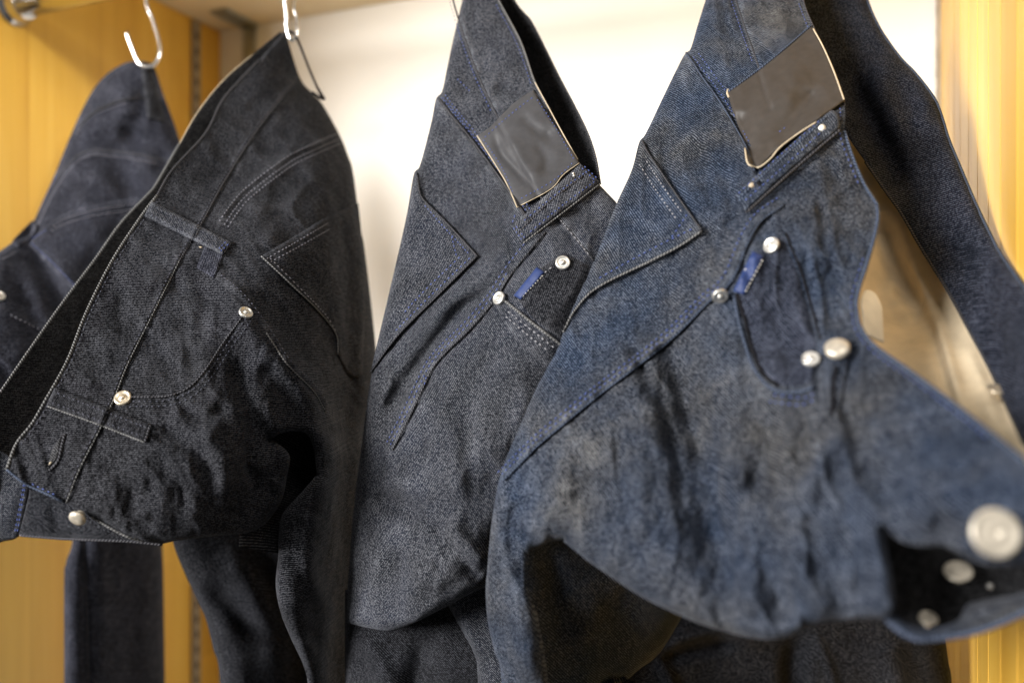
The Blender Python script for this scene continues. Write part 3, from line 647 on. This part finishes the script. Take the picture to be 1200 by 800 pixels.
sC = Sheet([(556, -60, .70), (584, 0, .668), (542, 0, .675), (610, 49, .64), (524, 75, .645), (514, 116, .63), (627, 97, .613), (662, 161, .585), (702, 216, .562), (721, 236, .553), (488, 202, .612), (617, 170, .588), (550, 200, .60),
            (441, 411, .59), (500, 330, .575), (589, 352, .528), (659, 310, .52), (640, 420, .508), (560, 420, .53), (500, 500, .54), (424, 560, .585), (414, 690, .58), (480, 700, .525), (560, 660, .515), (540, 560, .515), (620, 560, .52), (700, 400, .52), (620, 670, .55), (460, 600, .555)],
           folds=[([(596, 318), (570, 345), (539, 366), (501, 415), (470, 460), (441, 512)], -9, 11, 15), ([(650, 150), (640, 160)], -1, 8),
                  ([(505, 606), (525, 632), (545, 655), (563, 678)], -5, 11, 15), ([(520, 610), (545, 640), (570, 665)], 6, 12), ([(436, 584), (465, 590), (496, 606)], -8, 13), ([(450, 560), (480, 565), (506, 590)], 4, 12),
                  ([(470, 640), (462, 690), (470, 725)], -4, 13), ([(440, 620), (430, 690)], 4, 14), ([(510, 480), (530, 540), (535, 590)], 4, 16), ([(545, 440), (550, 500), (545, 560)], -3, 12),
                  ([(560, 250), (580, 290)], -2.5, 9), ([(590, 262), (604, 300), (590, 322)], -4, 8), ([(520, 150), (545, 190), (570, 240)], 1.5, 12), ([(500, 380), (530, 350)], 2, 12), ([(560, 80), (590, 90)], -1.5, 9), ([(585, 30), (570, 60), (590, 80)], -1.2, 10),
                  ([(640, 268), (676, 250), (706, 248)], -4, 8), ([(620, 300), (645, 290)], -2, 6), ([(480, 660), (520, 690)], 3, 12), ([(600, 420), (615, 480), (600, 540)], 2, 14)],
           seams=[(C_wseam, 1.4, 30, -1), (C_yoke, 3.2, 40, 1), (C_out, 3.0, 18, 1)],
           rolls=[(C_left, 13, 8), (C_bot, 13, 9), ([(721, 236), (702, 216)], 8, 3)], rumple=((1.6, 60), (.8, 26), (.3, 11)), seed=8,
           ridges=[(3.0, 34, 5, 122), (2.2, 18, 3, 105), (1.3, 10, 3, 70), (.7, 6, 3, 130)])
cloth('body', DC, jC, [C_left, C_bot, [(620, 670), (720, 560), (790, 400), (780, 320), (721, 236)], C_near], sC, 0, 3.3, back=18, ang=28)
C_far = [(570, -60), (602, 0), (614, 16), (625, 30), (655, 90), (673, 124), (689, 157), (698, 185), (703, 214)]
sCf = Sheet([(570, -60, .705), (602, 0, .685), (655, 90, .64), (703, 214, .572), (600, 60, .70), (640, 150, .66), (680, 230, .60), (560, 0, .71)], rumple=((1, 50),), seed=9)
cloth('inner_waistband', DI, jC, [C_far, [(703, 214), (690, 245)], [(690, 245), (640, 180), (590, 80), (555, -20)], [(555, -20), (570, -60)]], sCf, 0, 4, back=2, ang=-30)
cord('waistband_edge', E_dark, jC, C_far, sCf, .8, .2)
cord('waistband_edge', E_grey, jC, C_near[5:], sC, .8, .3)
cord('waistband_edge', M_natural, jC, [(677, 187), (662, 161), (645, 130), (627, 97)], sC, .4, 2.0)
cord('waistband_seam', E_dark, jC, C_wseam, sC, .7, .7)
cord('yoke_seam', E_dark, jC, C_yoke, sC, .9, 1.0)
cord('side_seam', E_dark, jC, C_out, sC, .6, 1.4)
Cp = [(559, 159), (606, 243), (679, 191), (625, 105)]
sCp = Sheet([(559, 159, 0), (606, 243, 0), (679, 191, 0), (625, 105, 0)], rumple=(), seed=1)
class Over:                                     # a second cloth lying on a first, with creases of its own
    def __init__(s, base, folds, off=0):
        s.b = base; s.f = Sheet([(0, 0, 0), (100, 0, 0), (0, 100, 0), (100, 100, 0)], folds=folds, rumple=()); s.off = off
    def depth(s, P):                            # stiff: follows the drape of the cloth below but not its fine creases
        r, s.b.ridges = s.b.ridges, s.b.ridges[:1]; d = s.b.depth(P); s.b.ridges = r
        return d+s.f.depth(P)-s.off/1000
    pt = Sheet.pt; frame = Sheet.frame
sCp = Over(sC, [([(580, 157), (588, 180), (606, 200), (622, 219)], -3.0, 5), ([(610, 135), (628, 150), (650, 168)], -2.4, 7), ([(628, 165), (640, 185), (640, 205)], -2.0, 7), ([(595, 160), (612, 188), (630, 210)], 2.8, 9), ([(618, 135), (640, 158)], 1.2, 8)])
C_pe = [[(559, 159), (574, 149), (600, 123), (625, 105)], [(625, 105), (640, 132), (662, 164), (679, 191)], [(679, 191), (660, 205), (645, 222), (606, 243)], [(606, 243), (597, 222), (588, 205), (559, 159)]]
cloth('leather_patch', M_leather, jC, C_pe, sCp, 4.6, 2.6, bevel=.6)
cord('patch_edge', M_natural, jC, [(606, 243), (597, 222), (588, 205), (559, 159)], sCp, .4, 4.1)
cord('patch_edge', M_natural, jC, [(679, 191), (660, 205), (645, 222), (606, 243)], sCp, .3, 4.0)
tag(stitches('patch_stitching', T_blue, jC, [([(567, 162), (601, 132), (626, 113)], sCp, 4.8), ([(629, 116), (650, 148), (674, 189)], sCp, 4.8), ([(672, 190), (648, 212), (608, 234)], sCp, 4.8), ([(566, 163), (588, 196), (603, 230)], sCp, 4.8)], .42, 2.2, 1.2), kind='stuff')
cloth('belt_loop', DC, jC, quad([(680, 192), (704, 214), (612, 284), (600, 265)]), sC, 6.2, 3, ang=50, bevel=2.4)
cord('loop_edge', E_dark, jC, [(683, 207), (645, 236), (606, 274)], sC, .7, 6.3)
cord('loop_edge', E_grey, jC, [(704, 215), (660, 249), (613, 285)], sC, .6, 4.6)
tag(stitches('bar_tack', T_blue, jC, [([(681, 196), (700, 214)], sC, 6.6), ([(684, 194), (703, 212)], sC, 6.6), ([(601, 266), (613, 283)], sC, 6.6), ([(604, 264), (616, 280)], sC, 6.6), ([(600, 262), (604, 250)], sC, 1.0), ([(535, 92), (552, 108)], sC, 1.0), ([(529, 276), (535, 300)], sC, 5.1), ([(497, 452), (500, 440)], sC, 2)], .45), kind='stuff')
tag(stitches('loose_thread', M_white, jC, [([(669, 204), (674, 203)], sC, 6.6), ([(670, 207), (675, 205)], sC, 6.6), ([(643, 310), (648, 308)], sC, 2.5), ([(643, 312), (648, 310)], sC, 2.5)], .8, 2.4, 1), kind='stuff')
C_bp = [[(488, 202), (490, 220), (496, 234)], [(496, 234), (524, 262), (559, 300)], [(559, 300), (512, 347), (467, 392), (434, 436)], [(434, 436), (452, 360), (466, 300), (478, 250), (488, 202)]]
cloth('back_pocket', DC, jC, C_bp, sC, 4.8, 3.3, ang=35, bevel=1.0)
cord('pocket_edge', E_dark, jC, [(489, 206), (491, 222), (496, 234), (524, 262), (559, 300)], sC, .55, 4.4)
cord('pocket_edge', E_dark, jC, [(559, 300), (512, 347), (467, 392), (434, 436)], sC, .55, 4.0)
tag(stitches('stitching', T_blue, jC, [([(497, 240), (522, 268), (552, 300)], sC, 5.1), ([(552, 301), (508, 343), (463, 388)], sC, 5.1), ([(540, 300), (500, 338), (470, 370)], sC, 5.1),
         (offset_line(C_out[2:], 5), sC, 1.2), ([(519, 114), (553, 156), (604, 224)], sC, .6), (offset_line(C_wseam[:5], 4), sC, 1.2)], .44), kind='stuff')
tag(stitches('stitching', T_blue, jC, [(offset_line(C_out[1:], 10), sC, 1.6), (offset_line(C_yoke, -4), sC, 2.6), (offset_line(C_yoke, -9), sC, 2.2), (offset_line(C_near[6:-1], -5), sC, .8), ([(686, 202), (650, 229), (610, 262)], sC, 6.6), ([(698, 212), (660, 240), (616, 276)], sC, 6.6)], .42), kind='stuff')
# front pocket: facing, coin pocket with ribbon, rivets
C_fac = [[(592, 350), (602, 338), (634, 300), (652, 286)], [(652, 286), (668, 297), (700, 320)], [(700, 320), (690, 420), (655, 402)], [(655, 402), (620, 376), (592, 350)]]
cloth('coin_pocket', DB, jC, [[(604, 347), (632, 316), (662, 296)], [(662, 296), (700, 318)], [(700, 318), (690, 415), (660, 400)], [(660, 400), (625, 372), (604, 347)]], sC, 1.2, 3, ang=40, bevel=.6)
cloth('pocket_opening', DC, jC, [[(578, 352), (592, 352), (622, 376), (660, 405)], [(660, 405), (690, 425)], [(690, 425), (680, 470), (640, 430), (600, 390), (578, 352)]], sC, 2.4, 3, ang=28, bevel=1.2)
cord('pocket_edge', E_grey, jC, [(582, 348), (592, 353), (622, 377), (660, 406)], sC, .8, 2.2)
tag(stitches('stitching', T_light, jC, [([(594, 364), (622, 386), (650, 408)], sC, 2.9), ([(592, 370), (618, 392), (646, 414)], sC, 2.9), ([(612, 347), (638, 320), (650, 311)], sC, 1.9), ([(656, 257), (676, 281), (694, 303)], sC, 1.8)], .46), kind='stuff')
cloth('ribbon_label', M_blue, jC, quad([(602, 346), (629, 313), (638, 319), (610, 351)]), sC, 2.6, 2.5, bevel=.4)
tag(stitches('label_thread', M_white, jC, [([(612, 348), (638, 321)], sC, 5.1)], .3, 1.2, .9), kind='stuff')
rivet(jC, sC, (589, 352), 4.3, M_rivet, 3.4)
rivet(jC, sC, (659, 310), 4.5, M_rivet, 2.2)
# legs below
sCl = Sheet([(400, 690, .60), (580, 660, .59), (400, 1000, .60), (620, 1000, .59), (480, 780, .575), (520, 760, .57), (490, 900, .57)],
            folds=[([(420, 740), (450, 790), (480, 850)], 5, 14), ([(500, 740), (490, 800), (500, 880)], -6, 14), ([(430, 760), (410, 840)], -4, 12)], seed=10, rolls=[([(404, 690), (405, 1000)], 30, 22)])
cloth('leg', DB, jC, [[(404, 690), (405, 1000)], [(405, 1000), (600, 1000)], [(600, 1000), (596, 800), (585, 690)], [(585, 690), (404, 690)]], sCl, 0, 4.5, back=26, ang=10)
sCm = Sheet([(520, 690, .565), (600, 660, .55), (560, 800, .55), (565, 1000, .56), (640, 1000, .55), (620, 800, .54)], folds=[([(540, 720), (562, 770)], 4, 8)], rolls=[([(515, 690), (528, 715), (545, 745), (555, 765), (560, 800), (562, 1000)], 18, 14)], seed=12)
cloth('leg', DC, jC, [[(515, 690), (528, 715), (545, 745), (555, 765), (560, 800), (562, 1000)], [(562, 1000), (660, 1000)], [(660, 1000), (650, 660)], [(650, 660), (515, 690)]], sCm, 0, 4.5, back=20, ang=10)

# ------------------------------------------------------------------ jeans, rightmost
jD = jeans(800, 1000, .47, 'rightmost blue indigo jeans nearest the viewer with open waist and cream pocket lining')
D_left = [(846, -60), (827, 0), (817, 32), (809, 58), (801, 66), (780, 108), (757, 156), (749, 167), (740, 200), (722, 240), (700, 296), (680, 340), (662, 385), (644, 425), (625, 462), (604, 511), (592, 540), (583, 570), (576, 612), (571, 665), (569, 695), (572, 730), (580, 765), (588, 800), (600, 1000)]
D_bot = [(800, 722), (822, 731), (855, 741), (881, 747), (905, 749), (925, 745), (942, 735), (960, 729), (985, 726), (1012, 724), (1036, 724)]
D_flyl = [(1036, 724), (1048, 712), (1046, 680), (1040, 645), (1036, 620)]
D_flyt = [(1036, 620), (1055, 634), (1080, 640), (1110, 640), (1140, 656), (1180, 662), (1260, 655)]
D_near = [(1260, 585), (1200, 539), (1160, 507), (1125, 479), (1069, 437), (1027, 407), (1009, 385), (1004, 362), (1005, 344), (1018, 302), (1028, 262), (1028, 240), (1012, 214), (998, 180), (990, 154), (990, 124), (975, 79), (954, 34), (941, 0), (930, -60)]
D_wseam = [(852, -30), (862, 0), (874, 36), (887, 73), (905, 130), (935, 200), (922, 276), (937, 314), (952, 362), (964, 402)]
D_yoke = [(804, 62), (824, 92), (844, 120), (862, 150), (874, 172), (884, 200), (892, 225)]
D_out = [(919, 240), (892, 259), (876, 285), (862, 320), (848, 340), (831, 353), (790, 394), (745, 430), (700, 464), (660, 497), (632, 520), (612, 540), (590, 562)]
D_inner = [(655, 1000), (648, 860), (640, 780), (632, 730), (624, 690), (622, 662), (630, 644), (644, 635), (659, 633)]
D_crotch = [(659, 633), (680, 650), (700, 665), (752, 699), (800, 722)]
sD = Sheet([(846, -60, .64), (930, -60, .625), (827, 0, .61), (941, 0, .59), (752, 163, .56), (850, 100, .555), (920, 115, .525), (990, 130, .50), (1012, 214, .475), (1028, 255, .455), (1005, 350, .425), (1027, 407, .40),
            (700, 296, .525), (842, 342, .455), (907, 290, .45), (890, 400, .435), (949, 430, .408), (760, 350, .49), (662, 385, .505), (604, 511, .49), (700, 500, .455), (800, 500, .43), (576, 612, .485), (569, 695, .49), (600, 1000, .50), (630, 640, .462),
            (660, 625, .44), (752, 690, .405), (800, 715, .39), (855, 735, .375), (922, 740, .355), (870, 600, .385), (960, 560, .365), (1012, 720, .335), (1125, 479, .345), (1200, 539, .30), (1175, 620, .288), (1087, 740, .30), (1200, 710, .28), (1260, 600, .275), (1060, 600, .33)],
           folds=[([(790, 400), (808, 500), (830, 600), (858, 700)], -13, 30), ([(770, 440), (776, 480), (790, 520), (800, 590)], -5, 8), ([(790, 420), (800, 470), (830, 540), (860, 600), (868, 690)], -7, 14), ([(845, 520), (858, 600), (870, 680), (884, 730)], 8, 10, 22), ([(740, 400), (755, 440), (765, 470)], -4, 7), ([(712, 440), (700, 470)], -4, 9),
                  ([(900, 470), (895, 540), (870, 590)], -4, 12), ([(930, 480), (915, 560), (905, 640)], 4, 14), ([(985, 500), (950, 560), (930, 620)], 4, 16), ([(890, 610), (905, 680), (930, 730)], -5, 16), ([(925, 640), (950, 690), (985, 720)], 5, 14),
                  ([(985, 620), (1000, 660), (1012, 700)], -4, 15), ([(1020, 610), (1030, 670), (1034, 715)], 5, 10), ([(1060, 560), (1120, 580), (1170, 570)], 3, 20), ([(1010, 540), (1050, 590)], -3, 18), ([(1090, 610), (1130, 625)], -4, 14),
                  ([(795, 290), (785, 330), (790, 370)], -4, 8), ([(830, 260), (842, 300), (838, 325)], -4, 8), ([(815, 160), (825, 200), (840, 250)], -3, 8), ([(840, 190), (855, 220), (860, 250)], -4, 8), ([(800, 130), (815, 165)], 2, 9), ([(850, 270), (866, 250)], -4, 7),
                  ([(960, 180), (980, 210), (1000, 250)], -2.5, 10), ([(950, 250), (985, 260), (1010, 290)], -3, 10), ([(965, 320), (990, 330)], -3, 9), ([(860, 380), (862, 430), (875, 470)], 3, 10), ([(905, 360), (920, 400), (925, 440)], -3, 10),
                  ([(680, 510), (690, 560), (670, 610)], -3, 14), ([(740, 520), (750, 570), (740, 640)], 3, 14), ([(620, 560), (650, 570), (690, 560)], 3, 12), ([(600, 600), (620, 590), (640, 560)], -3, 9), ([(590, 690), (610, 740), (620, 800)], 4, 12), ([(580, 740), (600, 790), (610, 850)], -4, 8)],
           seams=[(D_wseam[:5], 1.4, 30, -1), (D_yoke, 3.4, 40, 1), (D_out, 3.2, 20, 1)],
           rolls=[(D_left, 14, 9), (D_bot, 16, 9), (D_flyl, 10, 6), (D_flyt, 14, 8), (D_inner, 22, 22), (D_crotch, 20, 12)], rumple=((2.2, 60), (1.2, 26), (.5, 12)), seed=14,
           calm=(960, 1100), ridges=[(6.0, 34, 6, 76), (4.2, 19, 4, 84), (2.4, 11, 3, 60), (1.4, 7, 3, 110)])
cloth('body', DD, jD, [D_left, [(600, 1000), (655, 1000)], D_inner, D_crotch, D_bot, D_flyl, D_flyt, [(1260, 655), (1260, 585)], D_near], sD, 0, 3.3, back=12, ang=24)
sDi = Sheet([(600, 620, .465), (700, 620, .50), (800, 690, .545), (810, 740, .555), (700, 800, .525), (640, 1000, .50), (760, 1000, .56), (630, 760, .485)],
            folds=[([(640, 640), (650, 700), (660, 760)], -4, 14), ([(700, 690), (690, 760), (700, 850)], 3, 18)], rolls=[([(800, 722), (783, 750), (768, 770), (740, 792), (700, 815), (680, 1000)], 24, 18)], seed=21)
cloth('leg', DD, jD, [[(610, 620), (700, 610), (800, 690), (810, 715)], [(810, 715), (800, 722), (783, 750), (768, 770), (740, 792), (712, 830), (700, 1000)], [(700, 1000), (615, 1000)], [(615, 1000), (610, 620)]], sDi, 0, 4, back=8, ang=20)
# far half of the waist with lining
DF_o = [(985, -60), (1016, 0), (1024, 20), (1036, 42), (1055, 68), (1074, 88), (1095, 116), (1104, 138), (1112, 164), (1126, 198), (1142, 236), (1158, 270), (1174, 300), (1200, 336), (1240, 385)]
DF_i = [(1240, 610), (1200, 520), (1162, 437), (1136, 388), (1110, 340), (1080, 292), (1057, 252), (1036, 222), (1014, 190), (996, 164), (975, 128), (945, 60), (920, -40)]
sDf = Sheet([(985, -60, .655), (1016, 0, .64), (1074, 88, .59), (1112, 164, .55), (1142, 236, .51), (1174, 300, .455), (1200, 336, .402), (1240, 385, .345), (1240, 610, .33), (1200, 520, .365), (1162, 437, .425), (1110, 340, .49), (1057, 252, .535), (990, 140, .60), (945, 0, .65)],
            folds=[([(1040, 60), (1030, 110), (1060, 160)], 6, 20), ([(1000, 90), (1030, 160), (1060, 230)], -10, 16), ([(1085, 110), (1080, 150)], 3, 12), ([(1100, 260), (1150, 350), (1190, 450)], -5, 18)],
            rolls=[(DF_o, 18, 9)], seed=15)
cloth('inner_waistband', DDi, jD, [DF_o, [(1240, 385), (1240, 610)], DF_i, [(920, -40), (985, -60)]], sDf, 0, 4, back=3, ang=-50)
cord('waistband_edge', E_blue, jD, DF_o[1:], sDf, 1.0, .2)
cord('waistband_edge', E_dark, jD, DF_i[1:9], sDf, .9, .4)
sDc = Sheet([(985, 150, .625), (1020, 230, .565), (1057, 252, .548), (1110, 340, .50), (1162, 437, .435), (1200, 520, .375), (1230, 600, .34), (990, 340, .52), (1000, 420, .48), (1080, 470, .44), (1140, 520, .39), (1050, 350, .53), (1180, 590, .365), (1080, 570, .43), (970, 480, .475)],
            folds=[([(1028, 250), (1050, 310), (1080, 370)], -10, 14), ([(1060, 290), (1085, 350), (1110, 420), (1125, 480)], 7, 9), ([(1040, 330), (1060, 360), (1075, 372)], 6, 12), ([(1090, 370), (1105, 430), (1120, 480)], -5, 7), ([(1130, 400), (1150, 450), (1170, 500)], 4, 10)], rumple=((1.5, 40), (.8, 18)), seed=16)
cloth('pocket_lining', M_cream, jD, [[(975, 140), (1000, 148), (1030, 190), (1070, 258), (1122, 340), (1174, 437), (1212, 520), (1250, 610)], [(1250, 610), (1150, 620), (1050, 570), (960, 480)], [(960, 480), (975, 350), (990, 260), (975, 140)]], sDc, -7, 4, back=1.5)
cloth('care_tag', M_tag, jD, [[(1008, 352), (1014, 340), (1026, 344), (1034, 360)], [(1034, 360), (1036, 402)], [(1036, 402), (1012, 392)], [(1012, 392), (1008, 352)]], Sheet([(1008, 352, .455), (1034, 350, .46), (1036, 402, .44), (1012, 392, .43)], rumple=()), 0, 3, back=1)
button(jD, sDc, (1166, 466), 5, M_brass, 4)
# trim
cord('waistband_edge', E_blue, jD, D_near[1:12], sD, 1.0, .3)
cord('waistband_edge', E_blue, jD, D_near[11:15], sD, .8, .3)
cord('waistband_edge', E_dark, jD, D_near[15:], sD, .8, .3)
cord('waistband_seam', E_dark, jD, D_wseam[:5], sD, .7, .7)
cord('yoke_seam', E_blue, jD, D_yoke[:6], sD, .6, 1.6)
cord('side_seam', E_blue, jD, D_out, sD, .6, 1.6)
D_rim = [(1030, 716), (1050, 736), (1068, 746), (1087, 749), (1144, 740), (1200, 718), (1260, 690)]
sDr = Sheet([(1030, 716, .345), (1087, 745, .332), (1200, 712, .318), (1260, 690, .31), (1120, 715, .345), (1200, 695, .33)], folds=[([(1120, 728), (1150, 712), (1200, 700)], 3, 7)], rumple=((.8, 30),), rolls=[(D_rim, 8, 3)], seed=30)
cloth('fly_underlap', DD, jD, [D_rim, [(1260, 690), (1260, 672)], [(1260, 672), (1200, 694), (1165, 701), (1134, 708), (1122, 727), (1088, 736), (1060, 728), (1030, 700)], [(1030, 700), (1030, 716)]], sDr, 0, 3.5, back=3, ang=10)
cord('hem_edge', E_blue, jD, D_rim, sDr, 1.1, .4)
sDk = Sheet([(1020, 600, .345), (1020, 740, .37), (1270, 620, .34), (1270, 700, .36), (1120, 660, .365), (1120, 730, .372)], rumple=((.8, 40),), seed=31)
cloth('fly_inside', DI, jD, quad([(1020, 600), (1270, 610), (1270, 700), (1150, 725), (1090, 742), (1040, 728), (1020, 700)]), sDk, 0, 4.5, back=2)
sDp = Over(sD, [([(868, 130), (872, 160), (886, 185)], -3.6, 9), ([(905, 165), (930, 140), (962, 100)], -3.6, 10), ([(880, 150), (915, 110), (945, 80)], 3.0, 11), ([(900, 180), (940, 150), (975, 130)], 2.4, 10)])
D_pe = [[(852, 109), (885, 86), (920, 58), (951, 31)], [(951, 31), (965, 55), (977, 85), (990, 118)], [(990, 118), (955, 143), (915, 172), (890, 196)], [(890, 196), (883, 196), (876, 192)], [(876, 192), (872, 170), (852, 109)]]
cloth('leather_patch', M_leatherD, jD, D_pe, sDp, 5.8, 2.6, bevel=.8)
cord('patch_edge', M_natural, jD, [(953, 34), (965, 56), (978, 86), (989, 117)], sDp, .55, 5.2)
cord('patch_edge', M_natural, jD, [(957, 143), (935, 157), (914, 173), (903, 186), (890, 196), (882, 195), (876, 191), (873, 174)], sDp, .55, 5.2)
cord('patch_edge', E_blue, jD, [(853, 108), (885, 85), (920, 57), (951, 30)], sDp, .8, 5.0)
cord('patch_edge', M_natural, jD, [(853, 105), (852, 109), (854, 114)], sDp, .7, 5.4)
cloth('belt_loop', DD, jD, [[(966, 133), (975, 129), (984, 136)], [(984, 136), (985, 150)], [(985, 150), (930, 196), (873, 248)], [(873, 248), (860, 230)], [(860, 230), (915, 180), (966, 133)]], sD, 7.0, 3, ang=50, bevel=2.6)
cord('loop_edge', E_dark, jD, [(985, 152), (930, 199), (875, 249)], sD, .8, 5.0)
cord('loop_edge', E_blue, jD, [(866, 232), (918, 184), (968, 138)], sD, .7, 7.0)
lathe('bar_tack', M_white, jD, [(1.9, -1), (2.0, .6), (1.2, 1.2), (.3, 1.3)], sD.frame((961, 158), 6.6)[0], Vector((.2, -1, .1)), 14)
lathe('bar_tack', M_natural, jD, [(1.4, -1), (1.5, .6), (.9, 1.0), (.3, 1.1)], sD.frame((881, 228), 6.6)[0], Vector((.2, -1, .1)), 14)
D_bp = [[(752, 163), (758, 176), (770, 194), (791, 225), (822, 270)], [(822, 270), (795, 288), (760, 306), (700, 336), (674, 362), (660, 388)], [(660, 388), (680, 340), (700, 296), (722, 240), (741, 199), (752, 163)]]
cloth('back_pocket', DD, jD, D_bp, sD, 5.2, 3.3, ang=35, bevel=1.0)
cord('pocket_edge', E_dark, jD, [(753, 166), (758, 177), (770, 195), (791, 226), (822, 270)], sD, .55, 4.8)
cord('pocket_edge', E_grey, jD, [(822, 271), (795, 289), (760, 307), (700, 337), (674, 363), (660, 389)], sD, .7, 4.6)
tag(stitches('stitching', T_light, jD, [([(757, 188), (778, 220), (800, 250)], sD, 5.6), ([(749, 192), (768, 222), (792, 256)], sD, 5.6)], .46), kind='stuff')
tag(stitches('stitching', T_blue, jD, [([(812, 268), (775, 286), (730, 310), (700, 327)], sD, 5.6), ([(806, 250), (786, 280)], sD, 5.6), (offset_line(D_out[4:], 6), sD, 1.4), ([(812, 66), (850, 118), (880, 170)], sD, .8), ([(818, 62), (856, 114)], sD, .8)], .46), kind='stuff')
tag(stitches('stitching', T_blue, jD, [(offset_line(D_out, 11), sD, 1.4), (offset_line(D_near[2:10], -6), sD, .9), (offset_line(D_near[12:-1], -6), sD, .9), (offset_line(D_wseam[:4], 5), sD, 1.4), ([(900, 165), (958, 120)], sD, 1.4), ([(872, 236), (920, 194), (972, 146)], sD, 7.4), ([(864, 228), (912, 184), (962, 140)], sD, 7.4)], .46), kind='stuff')
# front pocket
D_fac = [[(866, 346), (872, 322), (884, 300), (900, 284), (918, 276)], [(918, 276), (934, 314), (948, 362), (958, 400)], [(958, 400), (956, 436), (950, 449)], [(950, 449), (930, 453), (911, 450), (890, 428), (876, 385), (866, 346)]]
cloth('coin_pocket', DDi, jD, D_fac, sD, .9, 3, ang=30, bevel=1.6)
cord('pocket_edge', M_black, jD, [(864, 344), (872, 372), (880, 404), (890, 430), (900, 444), (913, 452)], sD, 1.2, -.2)
cord('pocket_edge', E_blue, jD, [(860, 346), (868, 385), (884, 432), (908, 457), (937, 459), (954, 453)], sD, .8, 1.0)
cord('pocket_slit', M_black, jD, [(921, 274), (937, 314), (952, 362), (962, 398)], sD, .9, -.4)
cloth('ribbon_label', M_blue, jD, quad([(859, 341), (882, 294), (895, 300), (872, 345)]), sD, 2.8, 2.5, bevel=.4)
tag(stitches('label_thread', M_white, jD, [([(873, 343), (895, 302)], sD, 3.0), ([(872, 318), (875, 313)], sD, 3.4)], .45, 1.6, .8), kind='stuff')
tag(stitches('stitching', T_blue, jD, [([(905, 462), (940, 466), (956, 460)], sD, 1.6), ([(900, 470), (938, 474), (958, 466)], sD, 1.6)], .46), kind='stuff')
rivet(jD, sD, (842, 342), 4.1, M_rivet, 3.4)
rivet(jD, sD, (907, 290), 4.3, M_rivet, 2.6)
rivet(jD, sD, (950, 424), 4.0, M_rivet, 2.2)
# belt loop at the waist front, its slit, and buttons
cloth('belt_loop', DD, jD, [[(962, 402), (978, 396), (1000, 398)], [(1000, 398), (992, 440), (984, 490)], [(984, 490), (962, 488)], [(962, 488), (960, 440), (962, 402)]], sD, 2.6, 3, ang=0, bevel=1.6)
cord('loop_slit', M_black, jD, [(979, 430), (976, 455), (975, 488)], sD, 1.2, 1.8)
lathe('rivet', M_pearl, jD, [(5.6, -1.5), (5.8, .4), (5.2, 1.2), (3.8, 1.6), (2, 1.8)], sD.frame((982, 416), 5)[0], Vector((-.30, -.75, .75)), 24)
button(jD, sD, (1186, 622), 8.0, M_pearl, 8, Vector((-.12, -1, .22)))
button(jD, sDk, (1113, 660), 5.6, M_pearl, 6, Vector((-.3, -.55, 1.0)))
button(jD, sDk, (1080, 717), 3.8, M_pearl, 5, Vector((-.2, -.6, 1.0)))
lathe('rivet', M_rivet, jD, [(1.1, -1), (1.2, .5), (.6, .9)], sDk.frame((1158, 683), 2)[0], Vector((0, -1, .2)), 14)
# the other leg
DL_r = [(1100, 700), (1108, 750), (1112, 778), (1116, 810), (1124, 1000)]
sDl = Sheet([(690, 690, .60), (1100, 700, .60), (690, 1000, .60), (1124, 1000, .60), (900, 780, .59), (1000, 760, .59), (950, 900, .58)],
            folds=[([(770, 765), (800, 748), (850, 738), (900, 752)], 8, 10), ([(775, 775), (800, 765), (860, 752)], -8, 8), ([(770, 770), (785, 795), (800, 840)], 6, 8), ([(935, 740), (930, 790), (940, 860)], -9, 14), ([(955, 740), (975, 790), (985, 850)], 3, 5), ([(1040, 750), (1060, 820)], 4, 18)], rolls=[(DL_r, 26, 18)], seed=17)
cloth('leg', DB, jD, [DL_r, [(1124, 1000), (690, 1000)], [(690, 1000), (690, 730)], [(690, 730), (800, 690), (1100, 700)]], sDl, 0, 4.2, back=26, ang=12)
# the seat inside, joining the near and far halves of each open waist
sDs = Sheet([(870, -40, .66), (930, -40, .665), (850, 120, .60), (960, 120, .635), (820, 300, .52), (985, 300, .56), (1010, 230, .585), (830, 430, .49), (1000, 420, .50), (900, 450, .475)], rumple=((1, 50),), seed=40)
cloth('seat_inside', DI, jD, [[(868, -40), (850, 120), (825, 300), (830, 450)], [(830, 450), (1005, 440)], [(1005, 440), (1000, 330), (1012, 230), (985, 150), (935, -40)], [(935, -40), (868, -40)]], sDs, 0, 6, back=1)
sCs = Sheet([(545, -30, .715), (575, -30, .715), (540, 100, .67), (620, 100, .69), (560, 250, .62), (680, 240, .62), (600, 330, .56), (720, 300, .56)], rumple=((1, 50),), seed=41)
cloth('seat_inside', DI, jC, [[(550, -30), (535, 100), (540, 250), (580, 330)], [(580, 330), (715, 300)], [(715, 300), (690, 235), (625, 100), (578, -30)], [(578, -30), (550, -30)]], sCs, 0, 6, back=1)
